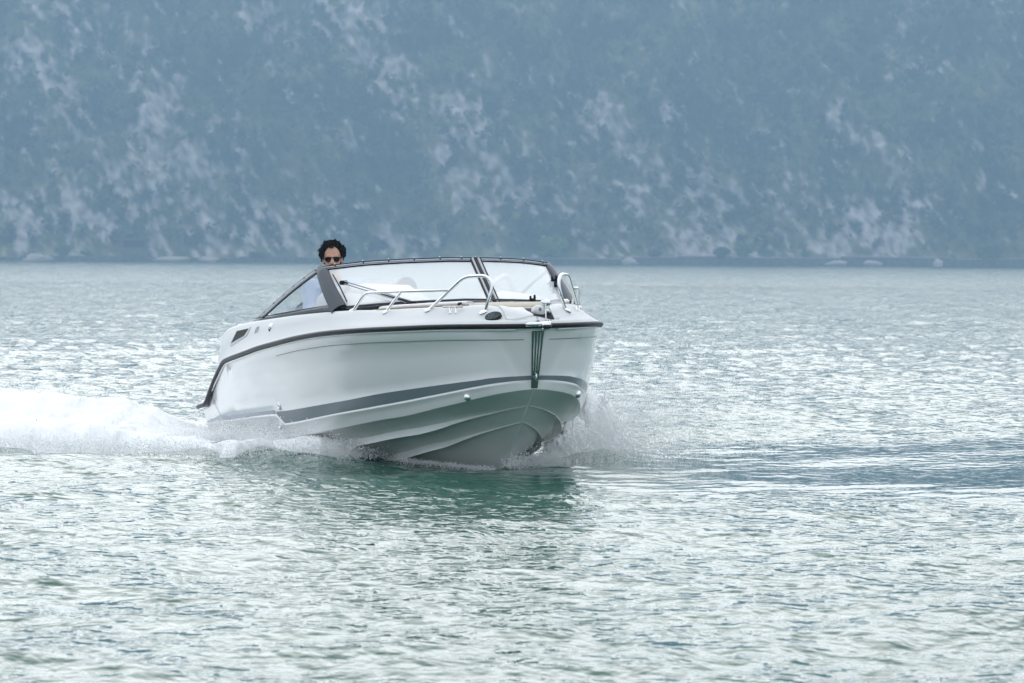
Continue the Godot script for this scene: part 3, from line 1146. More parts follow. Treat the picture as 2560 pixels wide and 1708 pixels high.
# windscreen curves: f from 0 (base) to 1 (top)
func screen(x: float, f: float) -> Vector3:
	var a := absf(x)
	var base := Vector3(x, tab([0, 0.280, 0.6, 0.266, 0.94, 0.250], a), tab([0, 1.93, 0.3, 1.955, 0.6, 2.04, 0.8, 2.13, 0.94, 2.22], a))
	var top := Vector3(x, tab([0, 0.652, 0.6, 0.641, 0.94, 0.618], a), tab([0, 2.43, 0.3, 2.45, 0.6, 2.54, 0.8, 2.65, 0.94, 2.76], a))
	return base.lerp(top, f)

func screen_path(x0: float, x1: float, f: float, o := Vector3.ZERO) -> Array:
	var out := []
	for i in 15:
		out.append(screen(lerpf(x0, x1, i / 14.0), f) + o)
	return out

func make_windscreen() -> void:
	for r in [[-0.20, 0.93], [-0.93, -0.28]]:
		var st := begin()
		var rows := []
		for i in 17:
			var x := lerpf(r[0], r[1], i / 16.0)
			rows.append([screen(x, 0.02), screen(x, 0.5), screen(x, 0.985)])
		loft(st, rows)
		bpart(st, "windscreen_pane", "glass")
	var st := begin()
	tube(st, screen_path(-0.95, 0.95, 1.0, Vector3(0, 0.003, 0)), 0.010, 8, 0.8, Vector3.UP)
	var top := bpart(st, "top_frame", "frame_silver")
	st = begin()
	tube(st, screen_path(-0.94, 0.94, 0.962, Vector3(0, 0, -0.004)), 0.008, 8, 0.8, Vector3.UP)
	put(st, "gasket", "black", top)
	st = begin()
	tube(st, screen_path(-0.94, 0.94, 1.0, Vector3(0, 0.017, 0.004)), 0.0035, 6)
	put(st, "cover_track", "black", top)
	for x in [0.86, 0.66, 0.47, 0.27, 0.06, -0.12, -0.24, -0.46, -0.68, -0.88]:
		st = begin()
		lathe(st, screen(x, 1.0) + Vector3(0, 0.008, -0.012), Vector3(0, 0.5, -1), [Vector2(0.006, 0), Vector2(0.006, 0.004), Vector2(0.003, 0.007), Vector2(0, 0.008)], 8)
		put(st, "stud", "black", top)
		st = begin()
		ball(st, screen(x, 1.0) + Vector3(0, 0.024, 0), Vector3(0.005, 0.005, 0.005), 8, 5)
		put(st, "snap", "chrome", top)
	st = begin()
	tube(st, screen_path(-0.95, 0.95, 0.0, Vector3(0, -0.004, 0)), 0.020, 8, 0.8, Vector3.UP)
	var low := bpart(st, "bottom_frame", "rubber")
	st = begin()
	tube(st, screen_path(-0.95, 0.95, 0.035, Vector3(0, 0.012, -0.006)), 0.011, 8, 0.8, Vector3.UP)
	put(st, "sill_strip", "frame_grey", low)
	# the walk-through: two frames meeting at the hinge
	for q in [[-0.215, 0.012, "frame_silver"], [-0.24, 0.016, "black"], [-0.265, 0.012, "frame_silver"], [-0.282, 0.008, "black"], [-0.198, 0.008, "black"]]:
		st = begin()
		tube(st, [screen(q[0], -0.02) + Vector3(0, 0, -0.006), screen(q[0], 1.03) + Vector3(0, 0, -0.006)], q[1], 8)
		bpart(st, "centre_post", q[2])
	for s in [1.0, -1.0]:
		# broad corner pillar
		st = begin()
		var a := Vector3(0.955, 0.258, 2.205)
		var b := Vector3(0.945, 0.622, 2.80)
		var d := (b - a).normalized()
		var path := []
		var wid := []
		var rows := []
		for i in 9:
			var t := i / 8.0
			var p := a.lerp(b, t) + Vector3(0.012 * sin(PI * t), 0.0, 0.0)
			var w := lerpf(0.068, 0.052, t)
			if i == 8:
				w *= 0.72
			var across := Vector3(0.52, 0.10, 0.85).normalized()
			across = (across - d * across.dot(d)).normalized()
			var out := d.cross(across).normalized()
			if out.x < 0:
				out = -out
			var ring := []
			for k in 12:
				var an := TAU * k / 12
				ring.append(p + across * cos(an) * w + out * sin(an) * 0.030)
			rows.append(sided(ring, s))
		loft(st, rows, true)
		for k in range(1, 11):
			tri(st, rows[8][0], rows[8][k], rows[8][k + 1])
		bpart(st, "corner_pillar", "frame_grey")
		# side window: sweeping top frame, sill, pane
		var arc := []
		for i in 13:
			var t := i / 12.0
			var z := lerpf(2.84, 4.72, t)
			arc.append(Vector3(tab([2.84, 0.978, 3.9, 1.03, 4.72, 1.065], z), tab([2.84, 0.600, 3.3, 0.536, 3.95, 0.429, 4.45, 0.338, 4.72, 0.285], z), z))
		var base := []
		for i in 13:
			var t := i / 12.0
			var z := lerpf(2.30, 4.74, t)
			base.append(Vector3(tab([2.3, 0.985, 3.2, 1.03, 4.74, 1.066], z), tab(COAM_Y, z) + lerpf(0.03, 0.008, t), z))
		st = begin()
		tube(st, sided(arc, s), 0.015, 8)
		var fr := bpart(st, "side_frame", "frame_silver")
		var drop := []
		for p in arc:
			drop.append(p + Vector3(0, -0.016, -0.006))
		st = begin()
		tube(st, sided(drop, s), 0.008, 6)
		put(st, "gasket", "black", fr)
		var rise := []
		for p in arc:
			rise.append(p + Vector3(0.004, 0.014, 0.006))
		st = begin()
		tube(st, sided(rise, s), 0.005, 6)
		put(st, "cover_track", "black", fr)
		for i in [2, 4, 6, 8, 10, 11]:
			st = begin()
			ball(st, sided([arc[i] + Vector3(0.012, 0.012, 0)], s)[0], Vector3(0.007, 0.007, 0.007), 8, 5)
			put(st, "snap", "black", fr)
		st = begin()
		tube(st, sided(base, s), 0.028, 8, 1.0, Vector3.ZERO, 0.008)
		var sill := bpart(st, "side_sill", "frame_grey")
		st = begin()
		var up := []
		for p in base:
			up.append(p + Vector3(0.008, 0.020, 0))
		tube(st, sided(up, s), 0.008, 6, 1.0, Vector3.ZERO, 0.004)
		put(st, "gasket", "black", sill)
		st = begin()
		rows = []
		for i in 13:
			var z := lerpf(2.40, 4.68, i / 12.0)
			var lo := Vector3(tab([2.3, 0.985, 3.2, 1.03, 4.74, 1.066], z), tab(COAM_Y, z) + 0.03, z)
			# the pane's upper edge: pillar line forward, then the sweeping frame
			var hi_y := tab([2.40, 0.33, 2.84, 0.585, 3.3, 0.525, 3.95, 0.42, 4.45, 0.33, 4.72, 0.285], z)
			rows.append(sided([lo, Vector3(tab([2.3, 0.985, 2.84, 0.978, 3.9, 1.03, 4.72, 1.065], z), maxf(hi_y, lo.y), z)], s))
		loft(st, rows)
		bpart(st, "side_pane", "glass_side")
	# wiper folded against the starboard pillar
	var blade_a := screen(0.885, 0.16) + Vector3(0.0, 0.012, -0.035)
	var blade_b := screen(0.905, 0.80) + Vector3(0.0, 0.012, -0.035)
	st = begin()
	tube(st, [blade_a, blade_a.lerp(blade_b, 0.5) + Vector3(0, 0.008, -0.008), blade_b], 0.006, 6)
	var wip := bpart(st, "wiper_blade", "black")
	var pivot := Vector3(0.44, 0.285, 1.94)
	var head := screen(0.86, 0.56) + Vector3(0, 0.02, -0.045)
	for o in [Vector3(0, 0.016, 0), Vector3(0, -0.010, -0.01)]:
		st = begin()
		tube(st, [pivot + o, head + o * 0.8], 0.0055, 6)
		bpart(st, "wiper_arm", "frame_silver")
	st = begin()
	tube(st, [pivot, pivot.lerp(head, 0.45)], 0.013, 6, 1.0, Vector3.ZERO, 0.006)
	bpart(st, "wiper_arm", "black")
	st = begin()
	rbox(st, pivot + Vector3(0, -0.012, -0.01), Vector3(0.09, 0.05, 0.06), 0.012)
	bpart(st, "wiper_motor", "black")
	st = begin()
	rbox(st, head, Vector3(0.07, 0.035, 0.03), 0.01)
	put(st, "wiper_joint", "black", wip)
	st = begin()
	lathe(st, pivot + Vector3(0.02, -0.05, -0.02), Vector3.UP, [Vector2(0.09, 0), Vector2(0.085, 0.018), Vector2(0.05, 0.034), Vector2(0.0, 0.038)], 14)
	bpart(st, "wiper_pod", "deck_white")
	# catches on the port corner frame and on the walk-through
	for q in [[-0.90, 0.58], [-0.90, 0.44], [-0.58, 0.06]]:
		st = begin()
		var c := screen(q[0], q[1]) + Vector3(0, 0.01, -0.03)
		rbox(st, c, Vector3(0.05, 0.022, 0.03), 0.006)
		rbox(st, c + Vector3(-0.015, 0.02, -0.01), Vector3(0.018, 0.035, 0.018), 0.005)
		rbox(st, c + Vector3(0.02, 0.016, -0.012), Vector3(0.016, 0.03, 0.016), 0.005)
		bpart(st, "window_catch", "black")

func make_fittings() -> void:
	# bow rails
	for s in [1.0, -1.0]:
		var st := begin()
		tube(st, rounded(sided([Vector3(0.59, 0.175, 0.885), Vector3(0.405, 0.402, 0.515), Vector3(0.285, 0.396, 0.325), Vector3(0.252, 0.318, 0.288), Vector3(0.325, 0.085, 0.324)], s), 0.07), 0.0125, 10)
		var rail := bpart(st, "bow_rail", "chrome")
		st = begin()
		tube(st, rounded(sided([Vector3(0.899, 0.225, 2.02), Vector3(0.852, 0.362, 1.765), Vector3(0.704, 0.338, 1.214), Vector3(0.488, 0.310, 0.665)], s), 0.07), 0.0115, 10)
		put(st, "side_rail", "chrome", rail)
		st = begin()
		tube(st, sided([Vector3(0.771, 0.2, 1.455), Vector3(0.708, 0.336, 1.222)], s), 0.0105, 8)
		put(st, "rail_post", "chrome", rail)
		for p in [Vector3(0.59, 0.0, 0.885), Vector3(0.325, 0.0, 0.324), Vector3(0.771, 0.0, 1.455), Vector3(0.899, 0.0, 2.02)]:
			st = begin()
			var q: Vector3 = sided([Vector3(p.x, deck_at(p.x, p.z), p.z)], s)[0]
			lathe(st, q, Vector3(s * 0.4, 1, 0), [Vector2(0.034, -0.006), Vector2(0.034, 0.006), Vector2(0.02, 0.012), Vector2(0.0, 0.014)], 14)
			put(st, "rail_foot", "chrome", rail)
		# cleats
		var c := Vector3(0.488, deck_at(0.488, 0.564), 0.564)
		var dir := Vector3(0.46, 0.05, 0.88).normalized()
		st = begin()
		tube(st, sided([c + dir * -0.105 + Vector3(0, 0.046, 0), c + dir * 0.105 + Vector3(0, 0.046, 0)], s), 0.0075, 8)
		var cl := bpart(st, "mooring_cleat", "steel")
		for k in [-0.03, 0.03]:
			st = begin()
			tube(st, sided([c + dir * k, c + dir * k + Vector3(0, 0.046, 0)], s), 0.011, 8, 1.0, Vector3.ZERO, 0.007)
			put(st, "cleat_post", "chrome", cl)
		# stern cleat and snap on the coaming
		c = Vector3(1.04, tab(COAM_Y, 5.5) + 0.01, 5.5)
		st = begin()
		rbox(st, sided([c], s)[0], Vector3(0.03, 0.02, 0.14), 0.008)
		bpart(st, "stern_cleat", "chrome")
		# air intake in its moulded frame
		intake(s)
		# navigation lamp
		var nv := coam_side(3.83, 0.60)
		st = begin()
		lathe(st, sided([nv], s)[0], Vector3(s, 0.3, 0), [Vector2(0.03, 0.0), Vector2(0.028, 0.012), Vector2(0.012, 0.02), Vector2(0.0, 0.022)], 12)
		var lampb := bpart(st, "navigation_lamp", "chrome")
		st = begin()
		rbox(st, sided([nv + Vector3(0.014, -0.022, 0)], s)[0], Vector3(0.02, 0.03, 0.026), 0.006)
		put(st, "lamp_base", "black", lampb)
		# skin fittings
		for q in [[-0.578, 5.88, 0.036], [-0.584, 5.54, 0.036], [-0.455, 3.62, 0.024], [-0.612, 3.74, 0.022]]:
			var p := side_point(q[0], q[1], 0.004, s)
			st = begin()
			torus(st, p, Vector3(s, 0, 0), q[2], 0.009, 18)
			var fit := bpart(st, "skin_fitting", "chrome")
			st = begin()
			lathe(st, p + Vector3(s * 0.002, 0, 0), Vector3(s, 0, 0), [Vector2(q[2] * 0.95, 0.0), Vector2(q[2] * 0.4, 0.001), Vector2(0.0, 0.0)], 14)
			put(st, "outlet_shade", "hole_shade", fit)  # flat disc, the shade inside the pipe put into its colour
		# bright dome low on the bow
		var bp := side_point(-0.497, 0.46, 0.0, s)
		st = begin()
		ball(st, bp, Vector3(0.030, 0.030, 0.030), 14, 8)
		bpart(st, "bow_light_dome", "chrome")
	# louvred vent in the starboard bow flare of the deck
	var vc := Vector3(0.275, deck_at(0.275, 0.228) + 0.004, 0.228)
	var along := Vector3(0.72, 0.05, 0.69).normalized()
	var nrm := Vector3(0.42, 0.75, -0.42).normalized()
	along = (along - nrm * along.dot(nrm)).normalized()
	var upv := nrm.cross(along).normalized()
	var st := begin()
	var rows := []
	for q in [[1.0, -0.006], [1.0, 0.010], [0.90, 0.014], [0.86, 0.004], [0.0, 0.004]]:
		var ring := []
		for k in 24:
			var a := TAU * k / 24
			ring.append(vc + along * cos(a) * 0.066 * q[0] + upv * sin(a) * 0.052 * q[0] + nrm * q[1])
		rows.append(ring)
	loft(st, rows, true)
	var vent := bpart(st, "bow_vent", "rubber")
	for k in [-2, -1, 0, 1, 2]:
		st = begin()
		var off: float = k * 0.016
		var half := 0.056 * sqrt(1.0 - pow(off / 0.05, 2.0))
		tube(st, [vc + upv * off - along * half + nrm * 0.010, vc + upv * off + along * half + nrm * 0.010], 0.0042, 6)
		put(st, "louvre", "stripe_grey", vent)
	st = begin()
	tube(st, [vc - upv * 0.046 + nrm * 0.013, vc + upv * 0.046 + nrm * 0.013], 0.004, 6)
	put(st, "louvre", "stripe_grey", vent)
	# anchor locker lid in two leaves, between them a dark sheet painted as the well's shade
	for q in [[0.012, 0.20, 0.014, "locker_lid", "deck_white"], [-0.205, -0.158, 0.014, "locker_lid", "deck_white"], [-0.155, 0.008, 0.005, "anchor_well_shade", "hole_shade"]]:
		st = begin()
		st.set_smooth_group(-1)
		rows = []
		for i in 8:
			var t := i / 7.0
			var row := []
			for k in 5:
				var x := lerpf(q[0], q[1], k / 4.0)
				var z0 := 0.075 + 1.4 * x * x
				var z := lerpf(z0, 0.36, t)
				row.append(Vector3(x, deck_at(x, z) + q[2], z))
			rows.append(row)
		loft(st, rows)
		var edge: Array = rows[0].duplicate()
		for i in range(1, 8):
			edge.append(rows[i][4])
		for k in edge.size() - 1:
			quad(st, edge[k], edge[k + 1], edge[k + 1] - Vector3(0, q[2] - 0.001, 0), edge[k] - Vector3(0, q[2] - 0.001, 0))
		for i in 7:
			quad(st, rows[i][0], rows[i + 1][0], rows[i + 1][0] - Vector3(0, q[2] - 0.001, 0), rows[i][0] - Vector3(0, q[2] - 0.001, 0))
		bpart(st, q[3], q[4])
	# windlass
	st = begin()
	rbox(st, Vector3(-0.057, 0.118, 0.17), Vector3(0.085, 0.075, 0.12), 0.016, Basis(Vector3.RIGHT, deg_to_rad(8)))
	var win := bpart(st, "anchor_windlass", "vinyl_white")
	st = begin()
	lathe(st, Vector3(-0.134, 0.118, 0.16), Vector3.RIGHT, [Vector2(0.042, 0.0), Vector2(0.042, 0.008), Vector2(0.026, 0.014), Vector2(0.026, 0.030), Vector2(0.042, 0.036), Vector2(0.042, 0.044)], 16)
	put(st, "gypsy", "chrome", win)
	st = begin()
	rbox(st, Vector3(-0.107, 0.176, 0.15), Vector3(0.07, 0.055, 0.05), 0.014)
	put(st, "rope_guide", "chrome", win)
	st = begin()
	rbox(st, Vector3(-0.050, 0.128, 0.105), Vector3(0.018, 0.022, 0.008), 0.003)
	put(st, "motor_badge", "stripe_grey", win)
	st = begin()
	tube(st, [Vector3(-0.10, 0.165, 0.12), Vector3(-0.075, 0.10, 0.05), Vector3(-0.05, 0.03, -0.03)], 0.006, 6)
	put(st, "anchor_chain", "steel", win)
	# bow roller and pin
	st = begin()
	rbox(st, Vector3(0.035, 0.012, -0.032), Vector3(0.15, 0.034, 0.03), 0.01)
	var rol := bpart(st, "bow_roller", "chrome")
	for q in [[Vector3(-0.045, 0.004, -0.05), Vector3(0.07, 0.05, 0.05)], [Vector3(-0.035, -0.026, -0.058), Vector3(0.055, 0.03, 0.04)], [Vector3(-0.075, 0.016, -0.045), Vector3(0.02, 0.05, 0.06)]]:
		st = begin()
		rbox(st, q[0], q[1], 0.012)
		put(st, "roller_cheek", "chrome", rol)
	st = begin()
	lathe(st, Vector3(-0.07, -0.012, -0.075), Vector3.RIGHT, [Vector2(0.008, 0), Vector2(0.016, 0.01), Vector2(0.016, 0.05), Vector2(0.008, 0.06)], 12)
	put(st, "roller_wheel", "rubber", rol)
	# small deck gear by the cushions
	st = begin()
	rbox(st, Vector3(0.40, 0.20, 0.66), Vector3(0.05, 0.035, 0.05), 0.01)
	bpart(st, "deck_socket", "black")
	st = begin()
	rbox(st, Vector3(-0.52, 0.225, 1.0), Vector3(0.07, 0.04, 0.06), 0.012)
	bpart(st, "deck_filler", "chrome")
	letters("675", 0.055, "print_grey", coam_side(4.36, 0.62) + Vector3(0.006, 0, 0), Vector3(0, 0.06, -1), Vector3(-0.35, 1, 0), "model_number")
	letters("QUICKSILVER", 0.026, "print_pale", side_point(-0.506, 4.83, 0.005, 1.0), Vector3(0.0, 0.0, -1), Vector3(0.1, 1, 0), "maker_name")

# a point on the slope between rail and coaming top (starboard)
func coam_side(z: float, t: float) -> Vector3:
	var pr := deck_profile(z)
	var a: Vector2 = pr[2]
	var m: Vector2 = pr[3]
	var b: Vector2 = pr[4]
	var p := a.lerp(m, t / 0.5) if t < 0.5 else m.lerp(b, (t - 0.5) / 0.5)
	return Vector3(p.x, p.y, z)

func intake(s: float) -> void:
	# raised white frame; the mouth is a flat sheet painted dark as shade
	var cs := [[5.30, 0.28], [4.72, 0.44], [4.66, 0.86], [5.22, 0.86]]
	var outer := []
	var inner := []
	var mid := Vector3.ZERO
	for c in cs:
		mid += coam_side(c[0], c[1]) * 0.25
	for c in cs:
		var p := coam_side(c[0], c[1])
		outer.append(p)
		inner.append(mid + (p - mid) * Vector3(1, 0.76, 0.90))
	var n := Vector3(0.95, 0.3, 0)
	var rows := []
	for q in [[outer, 0.0], [outer, 0.008], [inner, 0.014], [inner, 0.004]]:
		var ring := []
		for p in q[0]:
			ring.append(p + n * q[1])
		rows.append(sided(ring, s))
	var st := begin()
	st.set_smooth_group(-1)
	loft(st, rows, true)
	var fr := bpart(st, "intake_frame", "deck_white")
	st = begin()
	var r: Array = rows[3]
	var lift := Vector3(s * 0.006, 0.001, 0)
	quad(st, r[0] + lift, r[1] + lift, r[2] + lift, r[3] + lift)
	put(st, "intake_mouth_shade", "hole_shade", fr)

func make_cockpit() -> void:
	# helm console
	var st := begin()
	var rows := []
	for z in [2.36, 2.6, 2.9, 3.15, 3.3, 3.34]:
		var y := tab([2.36, 0.30, 2.6, 0.40, 2.9, 0.47, 3.15, 0.46, 3.3, 0.36, 3.34, 0.1], z)
		rows.append([Vector3(0.93, 0.24, z), Vector3(0.90, y - 0.05, z), Vector3(0.84, y, z), Vector3(0.55, y + 0.03, z), Vector3(0.20, y + 0.01, z), Vector3(0.10, y - 0.06, z), Vector3(0.06, -0.5, z)])
	loft(st, rows)
	bpart(st, "helm_console", "vinyl_white")
	st = begin()
	rows = []
	for z in [2.36, 2.6, 2.9, 3.1, 3.14]:
		var y := tab([2.36, 0.30, 2.6, 0.38, 2.9, 0.42, 3.1, 0.38, 3.14, 0.1], z)
		rows.append([Vector3(-0.93, 0.24, z), Vector3(-0.88, y - 0.04, z), Vector3(-0.6, y, z), Vector3(-0.42, y - 0.04, z), Vector3(-0.38, -0.5, z)])
	loft(st, rows)
	bpart(st, "port_console", "vinyl_white")
	# steering wheel
	var wc := Vector3(0.55, 0.34, 3.44)
	var ax := Vector3(0, 0.45, 0.89)
	st = begin()
	torus(st, wc, ax, 0.17, 0.014, 28)
	var wh := bpart(st, "steering_wheel", "black")
	for k in 3:
		var a := TAU * k / 3 + 0.5
		var u := Vector3.RIGHT
		var v := ax.cross(u)
		st = begin()
		tube(st, [wc - ax * 0.03, wc + (u * cos(a) + v * sin(a)) * 0.165], 0.011, 6, 0.5)
		put(st, "spoke", "steel", wh)
	st = begin()
	tube(st, [wc - ax * 0.03, wc - ax * 0.14], 0.03, 10)
	put(st, "column", "black", wh)
	# seats
	for q in [[0.55, 4.10, 0.0, "helm_seat"], [-0.52, 4.10, -0.03, "passenger_seat"]]:
		var x: float = q[0]
		st = begin()
		rbox(st, Vector3(x, q[2] - 0.08, q[1]), Vector3(0.5, 0.14, 0.46), 0.045)
		var seat := bpart(st, q[3], "vinyl_white")
		st = begin()
		rbox(st, Vector3(x, q[2] + 0.20, q[1] + 0.26), Vector3(0.5, 0.46, 0.12), 0.045, Basis(Vector3.RIGHT, deg_to_rad(8)))
		put(st, "backrest", "vinyl_grey", seat)
		st = begin()
		lathe(st, Vector3(x, q[2] - 0.15, q[1]), Vector3.DOWN, [Vector2(0.07, 0), Vector2(0.05, 0.05), Vector2(0.05, 0.3), Vector2(0.17, 0.36), Vector2(0.17, 0.38)], 14)
		put(st, "pedestal", "steel", seat)
	# rounded grey headrest seen over the console
	st = begin()
	rows = []
	for q in [[-0.05, 0.90], [-0.045, 0.97], [-0.02, 1.0], [0.02, 1.0], [0.045, 0.97], [0.05, 0.90]]:
		var ring := []
		for k in 20:
			var a := PI * k / 19
			ring.append(Vector3(-0.21 + cos(a) * 0.098 * q[1], 0.545 + sin(a) * 0.105 * q[1], 4.55 + q[0]))
		ring.append(Vector3(-0.21 - 0.085 * q[1], 0.44, 4.55 + q[0]))
		ring.append(Vector3(-0.21 + 0.085 * q[1], 0.44, 4.55 + q[0]))
		rows.append(ring)
	loft(st, rows, true)
	for e in [0, 5]:
		for k in range(1, 21):
			tri(st, rows[e][0], rows[e][k], rows[e][k + 1])
	var hr := bpart(st, "headrest", "vinyl_grey")
	st = begin()
	tube(st, [Vector3(-0.21, 0.45, 4.55), Vector3(-0.21, -0.5, 4.58)], 0.025, 8)
	put(st, "headrest_post", "steel", hr)
	# aft bench
	st = begin()
	rbox(st, Vector3(0, -0.18, 5.55), Vector3(1.7, 0.16, 0.5), 0.05)
	var be := bpart(st, "aft_bench", "vinyl_white")
	st = begin()
	rbox(st, Vector3(0, 0.06, 5.84), Vector3(1.7, 0.36, 0.12), 0.05)
	put(st, "backrest", "vinyl_white", be)
	# folded sunshade bow resting on the port side
	st = begin()
	tube(st, rounded([Vector3(-0.96, 0.30, 3.7), Vector3(-0.80, 0.60, 3.45), Vector3(-0.62, 0.50, 3.3), Vector3(-0.45, 0.36, 3.1)], 0.1), 0.022, 8)
	bpart(st, "folded_shade_pole", "vinyl_white")

# ------------------------------------------------------------------ person
# smooth union of tapered capsules [a, b, ra, rb] and ellipsoids [centre, radii], meshed as surface nets
func nets(prims: Array, k: float, cell: float, lo: Vector3, hi: Vector3) -> ArrayMesh:
	var nx := int(ceil((hi.x - lo.x) / cell)) + 1
	var ny := int(ceil((hi.y - lo.y) / cell)) + 1
	var nz := int(ceil((hi.z - lo.z) / cell)) + 1
	var f := PackedFloat32Array()
	f.resize(nx * ny * nz)
	f.fill(1.0)
	for p in prims:
		var cap: bool = p.size() == 4
		var m := k + cell * 2.5
		var a: Vector3 = p[0]
		var b: Vector3 = p[1] if cap else p[0]
		var r: Vector3 = Vector3.ONE * maxf(p[2], p[3]) if cap else p[1]
		var l := a.min(b) - r - Vector3.ONE * m
		var h := a.max(b) + r + Vector3.ONE * m
		var ab := b - a
		var inv := 1.0 / maxf(ab.length_squared(), 1e-9)
		for z in range(maxi(0, int((l.z - lo.z) / cell)), mini(nz, int((h.z - lo.z) / cell) + 2)):
			for y in range(maxi(0, int((l.y - lo.y) / cell)), mini(ny, int((h.y - lo.y) / cell) + 2)):
				for x in range(maxi(0, int((l.x - lo.x) / cell)), mini(nx, int((h.x - lo.x) / cell) + 2)):
					var q := lo + Vector3(x, y, z) * cell
					var d: float
					if cap:
						var t := clampf((q - a).dot(ab) * inv, 0.0, 1.0)
						d = q.distance_to(a + ab * t) - lerpf(p[2], p[3], t)
					else:
						var u := q - a
						var k0 := (u / r).length()
						var k1 := (u / (r * r)).length()
						d = k0 * (k0 - 1.0) / maxf(k1, 1e-6)
					var id := (z * ny + y) * nx + x
					var e := f[id]
					var hh := maxf(k - absf(e - d), 0.0) / k
					f[id] = minf(e, d) - hh * hh * k * 0.25
	var at := PackedInt32Array()
	at.resize(nx * ny * nz)
	at.fill(-1)
	var v := PackedVector3Array()
	var step := [0, 1, nx, nx + 1, nx * ny, nx * ny + 1, nx * ny + nx, nx * ny + nx + 1]
	var corner := [Vector3(0, 0, 0), Vector3(1, 0, 0), Vector3(0, 1, 0), Vector3(1, 1, 0), Vector3(0, 0, 1), Vector3(1, 0, 1), Vector3(0, 1, 1), Vector3(1, 1, 1)]
	var edges := [[0, 1], [2, 3], [4, 5], [6, 7], [0, 2], [1, 3], [4, 6], [5, 7], [0, 4], [1, 5], [2, 6], [3, 7]]
	for z in nz - 1:
		for y in ny - 1:
			for x in nx - 1:
				var id := (z * ny + y) * nx + x
				var s := 0
				for c in 8:
					if f[id + step[c]] < 0.0:
						s += 1
				if s == 0 or s == 8:
					continue
				var sum := Vector3.ZERO
				var n := 0
				for e in edges:
					var fa := f[id + step[e[0]]]
					var fb := f[id + step[e[1]]]
					if (fa < 0.0) != (fb < 0.0):
						sum += corner[e[0]].lerp(corner[e[1]], fa / (fa - fb))
						n += 1
				at[id] = v.size()
				v.append(lo + (Vector3(x, y, z) + sum / n) * cell)
	var idx := PackedInt32Array()
	var dirs := [[1, nx, nx * ny], [nx, nx * ny, 1], [nx * ny, 1, nx]]
	for z in range(1, nz - 1):
		for y in range(1, ny - 1):
			for x in range(1, nx - 1):
				var id := (z * ny + y) * nx + x
				for d in dirs:
					var ins: bool = f[id] < 0.0
					if ins == (f[id + d[0]] < 0.0):
						continue
					var a := at[id]
					var b := at[id - d[1]]
					var c := at[id - d[1] - d[2]]
					var e := at[id - d[2]]
					if a < 0 or b < 0 or c < 0 or e < 0:
						continue
					if ins:
						idx.append_array([a, c, b, a, e, c])
					else:
						idx.append_array([a, b, c, a, c, e])
	var nn := PackedVector3Array()
	nn.resize(v.size())
	for i in range(0, idx.size(), 3):
		var g := (v[idx[i + 2]] - v[idx[i]]).cross(v[idx[i + 1]] - v[idx[i]])
		for j in 3:
			nn[idx[i + j]] += g
	for i in nn.size():
		nn[i] = nn[i].normalized()
	var arr := []
	arr.resize(Mesh.ARRAY_MAX)
	arr[Mesh.ARRAY_VERTEX] = v
	arr[Mesh.ARRAY_NORMAL] = nn
	arr[Mesh.ARRAY_INDEX] = idx
	var mesh := ArrayMesh.new()
	mesh.add_surface_from_arrays(Mesh.PRIMITIVE_TRIANGLES, arr)
	return mesh

func join(meshes: Array) -> ArrayMesh:
	var st := SurfaceTool.new()
	st.begin(Mesh.PRIMITIVE_TRIANGLES)
	for m in meshes:
		st.append_from(m[0], 0, m[1])
	return st.commit()

# a relaxed right hand, palm towards -y, fingers along -z, closing round a bar of radius 15 mm below
func hand_prims(flip: float) -> Array:
	var pr := [[Vector3(0, 0, 0.03), Vector3(0, 0, -0.055), 0.026, 0.030], [Vector3(0.022 * flip, 0, 0.0), Vector3(0.026 * flip, 0, -0.06), 0.020, 0.018], [Vector3(-0.022 * flip, 0, 0.0), Vector3(-0.028 * flip, 0, -0.055), 0.020, 0.017]]
	var len := [0.040, 0.045, 0.042, 0.033]
	for i in 4:
		var x := (0.031 - 0.0205 * i) * flip
		var a := Vector3(x, 0.0, -0.066 + 0.004 * absf(i - 1.2))
		var b := a + Vector3(0, -0.014, -len[i] * 0.75)
		var c := b + Vector3(0, -len[i] * 0.65, -0.004)
		var d := c + Vector3(0, -0.008, len[i] * 0.5)
		pr.append([a, b, 0.0095, 0.009])
		pr.append([b, c, 0.009, 0.0085])
		pr.append([c, d, 0.0085, 0.0072])
	var t0 := Vector3(0.028 * flip, -0.004, -0.005)
	var t1 := t0 + Vector3(0.022 * flip, -0.018, -0.028)
	var t2 := t1 + Vector3(0.002 * flip, -0.022, -0.024)
	pr.append([t0, t1, 0.0125, 0.0105])
	pr.append([t1, t2, 0.0105, 0.0085])
	return pr

